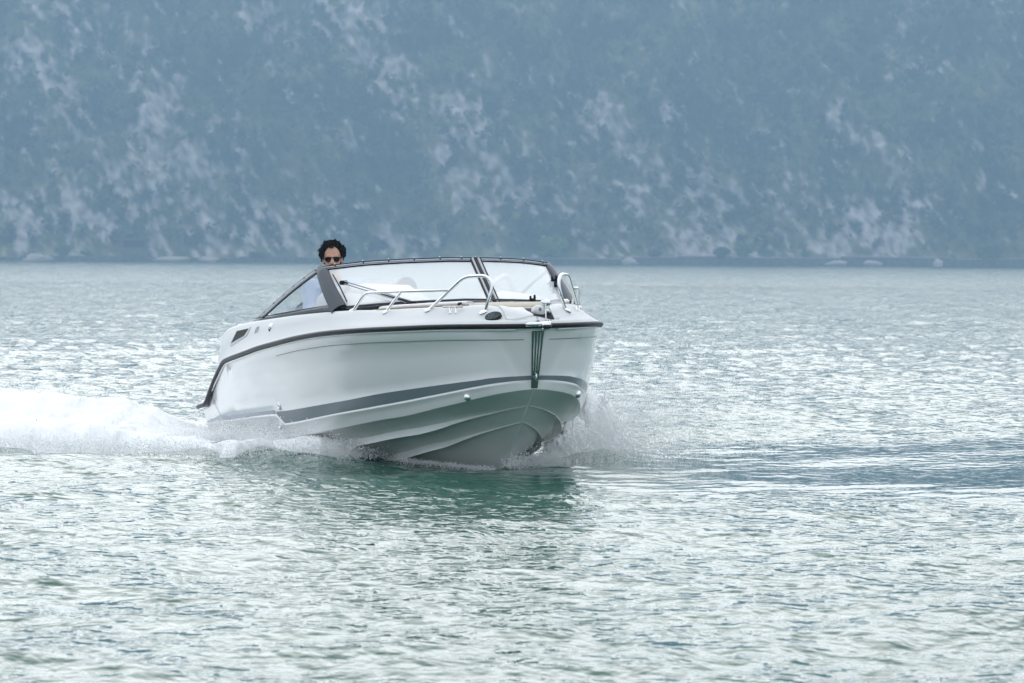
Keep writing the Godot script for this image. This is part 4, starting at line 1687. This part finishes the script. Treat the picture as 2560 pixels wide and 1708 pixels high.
func make_person() -> void:
	var man := Node3D.new()
	man.name = "person"
	var off := Vector3(0.55, 0.0, 4.06)       # seat top under the hips, hull coordinates
	var bt := boat.transform
	man.transform = Transform3D(bt.basis, bt * (off - BOAT_BASE))
	add_child(man)
	describe(man, "person with dark curly hair, sunglasses and pale blue shirt steering the motorboat", "person")
	# joints relative to the seat; -z is forward
	var hip_l := Vector3(-0.09, 0.09, 0.0)
	var hip_r := Vector3(0.09, 0.09, 0.0)
	var knee_l := Vector3(-0.13, 0.06, -0.42)
	var knee_r := Vector3(0.13, 0.06, -0.42)
	var foot_l := Vector3(-0.13, -0.40, -0.36)
	var foot_r := Vector3(0.13, -0.40, -0.36)
	var sh_l := Vector3(-0.185, 0.535, -0.02)
	var sh_r := Vector3(0.185, 0.535, -0.02)
	var el_l := Vector3(-0.24, 0.29, -0.16)
	var el_r := Vector3(0.24, 0.29, -0.16)
	var wr_l := Vector3(-0.165, 0.41, -0.45)
	var wr_r := Vector3(0.165, 0.41, -0.45)
	var neck := Vector3(0, 0.60, -0.02)
	var head := Vector3(0, 0.777, -0.03)
	var limbs := [[Vector3(0, 0.12, 0), Vector3(0, 0.30, -0.01), 0.13, 0.125], [Vector3(0, 0.30, -0.01), Vector3(0, 0.46, -0.015), 0.13, 0.13],
		[Vector3(-0.09, 0.46, -0.01), Vector3(0.09, 0.46, -0.01), 0.105, 0.105], [sh_l, sh_r, 0.062, 0.062],
		[Vector3(0, 0.5, -0.01), neck, 0.075, 0.058], [sh_l, el_l, 0.052, 0.042], [sh_r, el_r, 0.052, 0.042], [el_l, wr_l, 0.042, 0.028], [el_r, wr_r, 0.042, 0.028],
		[hip_l, knee_l, 0.085, 0.058], [hip_r, knee_r, 0.085, 0.058], [knee_l, foot_l, 0.056, 0.040], [knee_r, foot_r, 0.056, 0.040], [neck, head + Vector3(0, -0.06, 0.01), 0.057, 0.055]]
	var body := nets(limbs, 0.05, 0.02, Vector3(-0.40, -0.48, -0.62), Vector3(0.40, 0.86, 0.22))
	# head: skull, jaw, brow, nose, cheeks, ears
	var skull := [[Vector3(0, 0.035, 0.012), Vector3(0.074, 0.088, 0.094)], [Vector3(0, -0.03, -0.022), Vector3(0.060, 0.078, 0.072)], [Vector3(0, -0.088, -0.060), Vector3(0.028, 0.022, 0.026)],
		[Vector3(-0.036, 0.022, -0.076), Vector3(0.036, 0.022, -0.076), 0.012, 0.012], [Vector3(0, 0.012, -0.088), Vector3(0, -0.030, -0.108), 0.010, 0.013],
		[Vector3(-0.012, -0.034, -0.098), Vector3(0.012, -0.034, -0.098), 0.009, 0.009], [Vector3(-0.040, -0.018, -0.068), Vector3(0.018, 0.018, 0.018)], [Vector3(0.040, -0.018, -0.068), Vector3(0.018, 0.018, 0.018)],
		[Vector3(-0.020, -0.062, -0.086), Vector3(0.020, -0.062, -0.086), 0.007, 0.007], [Vector3(-0.018, -0.074, -0.083), Vector3(0.018, -0.074, -0.083), 0.008, 0.008],
		[Vector3(-0.076, 0.010, 0.004), Vector3(-0.076, -0.030, -0.002), 0.011, 0.008], [Vector3(0.076, 0.010, 0.004), Vector3(0.076, -0.030, -0.002), 0.011, 0.008],
		[Vector3(0, -0.05, 0.02), Vector3(0, -0.14, 0.03), 0.052, 0.055]]
	var skull_mesh := nets(skull, 0.016, 0.005, Vector3(-0.11, -0.17, -0.14), Vector3(0.11, 0.15, 0.14))
	var turn := Basis(Vector3.UP, deg_to_rad(-15.0)) * Basis(Vector3.RIGHT, deg_to_rad(-5.0))
	var ht := Transform3D(turn, head)
	var parts := [[body, Transform3D()], [skull_mesh, ht]]
	for s in [-1.0, 1.0]:
		var hm := nets(hand_prims(s * -1.0), 0.008, 0.005, Vector3(-0.08, -0.09, -0.15), Vector3(0.08, 0.05, 0.07))
		var wr: Vector3 = wr_l if s < 0 else wr_r
		parts.append([hm, Transform3D(Basis(Vector3.UP, s * 0.2) * Basis(Vector3.RIGHT, 0.15), wr + Vector3(0, 0.0, -0.035))])
	place(join(parts), "body", "skin", man)
	# shirt with collar and rolled cuffs
	var sl := 0.35
	var cloth := [[Vector3(0, 0.05, 0), Vector3(0, 0.30, -0.01), 0.150, 0.140], [Vector3(0, 0.30, -0.01), Vector3(0, 0.46, -0.015), 0.142, 0.142], [Vector3(-0.09, 0.46, -0.01), Vector3(0.09, 0.46, -0.01), 0.118, 0.118],
		[sh_l, sh_r, 0.074, 0.074], [sh_l, el_l, 0.072, 0.062], [sh_r, el_r, 0.072, 0.062], [el_l, el_l.lerp(wr_l, sl), 0.062, 0.056], [el_r, el_r.lerp(wr_r, sl), 0.062, 0.056],
		[Vector3(-0.05, 0.575, -0.02), Vector3(0.05, 0.575, -0.02), 0.05, 0.05]]
	var rr := RandomNumberGenerator.new()
	rr.seed = 9
	for i in 16:   # soft folds
		var a := Vector3(rr.randf_range(-0.12, 0.12), rr.randf_range(0.1, 0.5), rr.randf_range(-0.15, -0.11))
		cloth.append([a, a + Vector3(rr.randf_range(-0.05, 0.05), rr.randf_range(0.06, 0.14), 0), 0.012, 0.008])
	place(nets(cloth, 0.035, 0.016, Vector3(-0.40, -0.14, -0.36), Vector3(0.40, 0.68, 0.22)), "shirt", "shirt_blue", man)
	var st := begin()
	var rows := []
	for q in [[0.060, 0.585], [0.066, 0.640], [0.072, 0.632], [0.086, 0.580]]:
		var ring := []
		for k in 19:
			var a := -PI * 0.5 + 0.35 + (TAU - 0.7) * k / 18
			ring.append(Vector3(cos(a) * q[0] * 1.05, q[1] - 0.03 * (0.5 - 0.5 * sin(a)), -0.02 + sin(a) * q[0]))
		rows.append(ring)
	loft(st, rows)
	put(st, "collar", "shirt_blue", man)
	place(nets([[hip_l, knee_l, 0.098, 0.072], [hip_r, knee_r, 0.098, 0.072], [knee_l, foot_l + Vector3(0, 0.05, 0), 0.072, 0.058], [knee_r, foot_r + Vector3(0, 0.05, 0), 0.072, 0.058], [Vector3(-0.07, 0.1, 0), Vector3(0.07, 0.1, 0), 0.125, 0.125]], 0.04, 0.018, Vector3(-0.3, -0.45, -0.58), Vector3(0.3, 0.3, 0.2)), "trousers", "trousers_navy", man)
	for f in [foot_l, foot_r]:
		st = begin()
		tube(st, [f + Vector3(0, -0.045, 0.06), f + Vector3(0, -0.04, -0.03), f + Vector3(0, -0.058, -0.15), f + Vector3(0, -0.064, -0.19)], 0.048, 12, 0.8, Vector3.UP, 0.032)
		put(st, "shoe", "shoe_white", man)
	# hair: a cap and several hundred small curls
	st = begin()
	ball(st, ht * Vector3(0, 0.052, 0.026), Vector3(0.086, 0.086, 0.092), 20, 12, turn)
	for i in 900:
		var d := Vector3(rr.randfn(), rr.randfn(), rr.randfn()).normalized()
		var p := Vector3(0, 0.040, 0.024) + d * Vector3(0.092, 0.092, 0.098)
		if p.z < -0.028 and p.y < 0.094:        # leave the face free
			continue
		if p.y < -0.045 or (p.z < -0.012 and p.y < 0.02 and absf(p.x) < 0.07):
			continue
		if absf(p.x) > 0.06 and p.z < 0.012 and p.y < 0.006 and p.y > -0.04:   # and the ears
			continue
		var vol := 1.0 + 0.10 * clampf(d.y, 0.0, 1.0) + rr.randf_range(-0.03, 0.13) + 0.07 * sin(d.x * 7.0 + 1.0) * sin(d.y * 6.0 + d.z * 5.0)
		p = Vector3(0, 0.040, 0.024) + (p - Vector3(0, 0.040, 0.024)) * vol
		if i % 9 == 0:
			p += (p - Vector3(0, 0.04, 0.024)) * rr.randf_range(0.02, 0.09)
		var R := rr.randf_range(0.006, 0.0125)
		torus_curl(st, ht * p, turn * Vector3(rr.randfn(), rr.randfn(), rr.randfn()).normalized(), R, R * 0.42)
	place(smooth(st), "hair", "hair_dark", man)
	# moustache
	st = begin()
	for s in [-1.0, 1.0]:
		tube(st, [ht * Vector3(0.0, -0.049, -0.102), ht * Vector3(0.014 * s, -0.051, -0.098), ht * Vector3(0.028 * s, -0.060, -0.087), ht * Vector3(0.034 * s, -0.072, -0.078)], 0.008, 8, 0.8, Vector3.ZERO, 0.004)
	tube(st, [ht * Vector3(-0.024, -0.098, -0.070), ht * Vector3(0.0, -0.104, -0.080), ht * Vector3(0.024, -0.098, -0.070)], 0.014, 8)
	put(st, "moustache", "moustache_dark", man)
	# sunglasses
	var glasses := Node3D.new()
	glasses.name = "sunglasses"
	glasses.transform = ht
	man.add_child(glasses)
	for s in [-1.0, 1.0]:
		st = begin()
		rows = []
		for q in [[1.0, 0.003], [1.0, -0.003], [0.0, -0.006]]:
			var ring := []
			for k in 18:
				var a := TAU * k / 18
				var px := cos(a) * 0.028
				var py := sin(a) * 0.026
				if py > 0.013:
					py = 0.013 + (py - 0.013) * 0.35
				ring.append(Vector3(s * 0.034 + px * q[0], -0.002 + py * q[0], -0.100 + absf(s * 0.034 + px) * 0.28 + q[1]))
			rows.append(ring)
		loft(st, rows, true)
		put(st, "lens", "lens_black", glasses)
		st = begin()
		tube(st, [Vector3(s * 0.060, 0.009, -0.086), Vector3(s * 0.078, 0.010, -0.06), Vector3(s * 0.080, 0.008, 0.01)], 0.0035, 6)
		put(st, "temple", "black", glasses)
	st = begin()
	tube(st, [Vector3(-0.058, 0.013, -0.090), Vector3(-0.03, 0.015, -0.098), Vector3(0, 0.013, -0.106), Vector3(0.03, 0.015, -0.098), Vector3(0.058, 0.013, -0.090)], 0.0032, 6)
	put(st, "frame", "black", glasses)
	print("person ", Time.get_ticks_msec())

func smooth(st: SurfaceTool) -> ArrayMesh:
	st.generate_normals()
	return st.commit()

func torus_curl(st: SurfaceTool, c: Vector3, axis: Vector3, R: float, r: float) -> void:
	var u := axis.cross(Vector3.UP if absf(axis.y) < 0.9 else Vector3.RIGHT).normalized()
	var v := axis.cross(u).normalized()
	var rows := []
	for i in 8:
		var a := 4.8 * i / 7
		var d := u * cos(a) + v * sin(a)
		var ring := []
		for k in 5:
			var b := TAU * k / 5
			ring.append(c + d * R + axis * (i * r * 0.25) + d * cos(b) * r + axis * sin(b) * r)
		rows.append(ring)
	loft(st, rows, true)

# ------------------------------------------------------------------ wake and spray
func make_wake() -> void:
	# churned white water trailing from the stern towards the left, where the boat came from
	var n1 := FastNoiseLite.new()
	n1.seed = 90
	n1.frequency = 0.55
	n1.fractal_octaves = 5
	n1.fractal_gain = 0.55
	var n2 := FastNoiseLite.new()
	n2.seed = 91
	n2.frequency = 2.6
	n2.fractal_octaves = 4
	var cols := 330
	var rows := 210
	var st := SurfaceTool.new()
	st.begin(Mesh.PRIMITIVE_TRIANGLES)
	var keep := PackedByteArray()
	keep.resize(cols * rows)
	for j in rows:
		var t := float(j) / (rows - 1)
		for i in cols:
			var x := lerpf(-9.5, -0.7, float(i) / (cols - 1))
			var near := tab([-9.5, -31.6, -6.5, -30.6, -4.2, -29.7, -3.0, -28.9, -2.2, -28.5, -0.7, -28.2], x)
			var far := tab([-9.5, -40.0, -6.0, -38.0, -3.4, -35.5, -2.4, -34.0, -1.6, -33.4, -0.7, -31.5], x)
			near += 0.9 * n1.get_noise_2d(x * 0.7, 3.0) + 0.35 * n2.get_noise_2d(x * 0.8, 7.0)
			var z := lerpf(near, far, t)
			var a := n1.get_noise_2d(x * 0.8, z)
			var b := n2.get_noise_2d(x, z)
			var ridge := exp(-pow((t - 0.42) / 0.25, 2.0)) * tab([-9.5, 0.40, -5.0, 0.35, -3.9, 0.30, -3.3, 0.20, -2.9, 0.08, -2.4, 0.02, -0.7, 0.02], x)
			var lip := 0.12 * exp(-pow((t - 0.10) / 0.09, 2.0))
			var y := (ridge + lip) * (1.0 + 0.55 * a) + 0.05 * b * smoothstep(0.0, 0.2, t) * smoothstep(1.0, 0.8, t)
			y += 0.02 - 0.20 * smoothstep(0.10, 0.0, t) - 0.10 * smoothstep(0.88, 1.0, t)
			st.add_vertex(Vector3(x + 0.05 * b, y, z + 0.06 * a))
			keep[j * cols + i] = 1 if y > -0.12 else 0
	for j in rows - 1:
		for i in cols - 1:
			var p := j * cols + i
			if keep[p] + keep[p + 1] + keep[p + cols] + keep[p + cols + 1] < 3:
				continue
			for q in [p, p + cols, p + 1, p + 1, p + cols, p + cols + 1]:
				st.add_index(q)
	st.generate_normals()
	var o := place(st.commit(), "wake_foam", "foam", self)
	describe(o, "churned white foam of the wake trailing behind the motorboat's stern", "foam", "stuff")

# white water heaped along one side of the hull: d is the distance out from the hull's edge, t runs aft
func side_foam(s: float, z0: float, z1: float, reach: float, high: float, sd: int, called: String, label: String) -> void:
	var n := FastNoiseLite.new()
	n.seed = sd
	n.frequency = 2.2
	n.fractal_octaves = 5
	n.fractal_gain = 0.62
	var st := SurfaceTool.new()
	st.begin(Mesh.PRIMITIVE_TRIANGLES)
	var cols := 240
	var rows := 110
	var keep := PackedByteArray()
	keep.resize(cols * rows)
	for j in rows:
		var d := -0.25 + (reach + 0.25) * j / (rows - 1.0)
		for i in cols:
			var t := i / (cols - 1.0)
			var z := lerpf(z0, z1, t)
			var base := hull_world(Vector3(s * (tab(CHINE_B, z) * smoothstep(0.6, 3.2, z) + d * lerpf(0.5, 1.0, t)), 0.0, z))
			var f := d / (reach * lerpf(0.45, 1.0, t))
			var a := n.get_noise_2d(base.x, base.z)
			var b := n.get_noise_2d(base.x * 5.0 + 40.0, base.z * 5.0)
			var hump := exp(-pow((f - (0.30 if s > 0.0 else 0.55)) / 0.34, 2.0)) * smoothstep(0.0, 0.35, t) * smoothstep(1.02, 0.9, t)
			var y := high * hump * (1.0 + 1.2 * a) + 0.035 * b * hump - 0.045 - 0.05 * smoothstep(0.7, 1.1, f)
			st.add_vertex(Vector3(base.x + 0.05 * b, y, base.z + 0.05 * a))
			keep[j * cols + i] = 1 if y > -0.035 else 0
	for j in rows - 1:
		for i in cols - 1:
			var p := j * cols + i
			if keep[p] + keep[p + 1] + keep[p + cols] + keep[p + cols + 1] < 2:
				continue
			for q in [p, p + cols, p + 1, p + 1, p + cols, p + cols + 1]:
				st.add_index(q)
	st.generate_normals()
	describe(place(st.commit(), called, "foam", self), label, "foam", "stuff")

# a torn fleck of water: three crossed slivers, which let the light from behind through
func drop_mesh() -> ArrayMesh:
	var st := SurfaceTool.new()
	st.begin(Mesh.PRIMITIVE_TRIANGLES)
	st.set_smooth_group(-1)
	for b in [Basis.IDENTITY, Basis(Vector3.RIGHT, 1.4), Basis(Vector3.UP, 1.5)]:
		var p := []
		for k in 5:
			var a := TAU * k / 5 + 0.4
			p.append(b * Vector3(cos(a), sin(a), 0.25 * sin(2.0 * a)))
		for k in range(1, 4):
			tri(st, p[0], p[k], p[k + 1])
	st.generate_normals()
	return st.commit()

# drops thrown from a line a-b: velocity v with spread sv, seen at random times up to tmax
func throw(out: Array, n: int, a: Vector3, b: Vector3, v: Vector3, sv: Vector3, tmax: float, r0: float, r1: float, sa := 0.05, bias := 1.0) -> void:
	for i in n:
		var s := rng.randf()
		var p := a.lerp(b, s) + Vector3(rng.randfn(0, sa), absf(rng.randfn(0, sa * 0.5)), rng.randfn(0, sa))
		var u := v + Vector3(rng.randfn(0, sv.x), rng.randfn(0, sv.y), rng.randfn(0, sv.z))
		var t := tmax * pow(rng.randf(), bias)
		p += u * t + Vector3(0, -4.9, 0) * t * t
		if p.y < -0.03:
			continue
		out.append([p, lerpf(r0, r1, pow(rng.randf(), 4.0))])

func hull_world(p: Vector3) -> Vector3:
	return boat.transform * (p - BOAT_BASE)

func spray_object(drops: Array, called: String, label: String) -> void:
	var mm := MultiMesh.new()
	mm.transform_format = MultiMesh.TRANSFORM_3D
	mm.mesh = drop_mesh()
	mm.instance_count = drops.size()
	for i in drops.size():
		var s: float = drops[i][1]
		mm.set_instance_transform(i, Transform3D(Basis(Vector3(rng.randfn(), rng.randfn(), rng.randfn()).normalized(), rng.randf() * TAU).scaled(Vector3(s, s, s)), drops[i][0]))
	var mi := MultiMeshInstance3D.new()
	mi.name = called
	mi.multimesh = mm
	mi.material_override = M["drops"]
	add_child(mi, true)
	describe(mi, label, "spray", "stuff")
	print(called, " ", drops.size(), " ", Time.get_ticks_msec())

func make_spray() -> void:
	side_foam(-1.0, 1.4, 5.2, 1.45, 0.36, 95, "port_foam", "low white splash heaped beside the bow on the boat's short side")
	side_foam(1.0, 2.6, 6.4, 0.85, 0.10, 96, "starboard_foam", "white splash running along the boat's long side to the wake")
	var fwd := -boat.basis.z
	var stb := boat.basis.x
	# starboard side: thin sheet and mist leaving the chine
	var d := []
	var a := Vector3(-1.05, 0.02, -28.3)
	var b := Vector3(-2.35, 0.04, -30.2)
	throw(d, 40000, a, b, stb * 1.3 + Vector3(0, 0.8, 0) - fwd * 0.3, Vector3(0.5, 0.35, 0.5), 0.36, 0.0022, 0.0075, 0.10)
	throw(d, 14000, a.lerp(b, 0.45), b, stb * 1.7 + Vector3(0, 0.2, 0), Vector3(0.6, 0.22, 0.6), 0.25, 0.0022, 0.0075, 0.12)
	throw(d, 3000, Vector3(-0.12, 0.0, -27.2), Vector3(-0.85, 0.02, -28.1), stb * 0.3 + Vector3(0, 0.35, 0), Vector3(0.12, 0.15, 0.12), 0.12, 0.002, 0.006, 0.02)
	spray_object(d, "starboard_spray", "fine white spray thrown out along the motorboat's long side")
	# port side: the taller plume beside the bow
	d = []
	var pa := hull_world(Vector3(-0.30, -1.02, 1.35))
	var pb := hull_world(Vector3(-0.95, -0.86, 3.4))
	pa -= stb * 0.22
	pb -= stb * 0.28
	pa.y = 0.03
	pb.y = 0.05
	throw(d, 30000, pa.lerp(pb, 0.12), pb, -stb * 2.1 + Vector3(0, 1.5, 0) + fwd * 0.2, Vector3(0.7, 0.8, 0.6), 0.48, 0.0022, 0.0075, 0.08, 0.8)
	throw(d, 16000, pa.lerp(pb, 0.5), pb, -stb * 2.8 + Vector3(0, 2.3, 0), Vector3(0.8, 0.8, 0.6), 0.55, 0.002, 0.006, 0.08, 0.9)
	throw(d, 6000, Vector3(-0.06, 0.02, -27.2), pa, -stb * 0.4 + Vector3(0, 0.9, 0), Vector3(0.2, 0.35, 0.2), 0.2, 0.002, 0.006, 0.02)
	spray_object(d, "port_spray", "white spray plume bursting from under the motorboat's bow")
	# over the wake
	d = []
	for i in 60000:
		var x := rng.randf_range(-9.3, -2.0)
		var near := tab([-9.5, -31.6, -6.5, -30.6, -4.2, -29.7, -3.0, -28.9, -2.2, -28.5, -0.7, -28.2], x)
		var far := tab([-9.5, -40.0, -6.0, -38.0, -3.4, -35.5, -2.4, -34.0, -1.6, -33.4, -0.7, -31.5], x)
		var t := clampf(rng.randfn(0.26, 0.2), -0.03, 0.95)
		var z := lerpf(near, far, t)
		var ridge := exp(-pow((t - 0.42) / 0.25, 2.0)) * tab([-9.5, 0.40, -5.0, 0.35, -3.9, 0.30, -3.3, 0.20, -2.9, 0.08, -2.4, 0.02, -0.7, 0.02], x)
		var y := ridge * 0.95 + 0.03 + absf(rng.randfn(0, 0.03 + 0.16 * ridge))
		d.append([Vector3(x, y, z), lerpf(0.0018, 0.0050, pow(rng.randf(), 4.0))])
	for i in 26000:      # torn edge towards the camera
		var x := rng.randf_range(-9.3, -1.2)
		var near := tab([-9.5, -31.6, -6.5, -30.6, -4.2, -29.7, -3.0, -28.9, -2.2, -28.5, -0.7, -28.2], x)
		var u := rng.randfn(0.0, 0.22)
		d.append([Vector3(x, maxf(0.0, 0.05 + rng.randfn(0, 0.05)), near + u - 0.15), lerpf(0.002, 0.006, pow(rng.randf(), 3.0))])
	spray_object(d, "wake_spray", "mist of white drops hanging over the motorboat's wake")
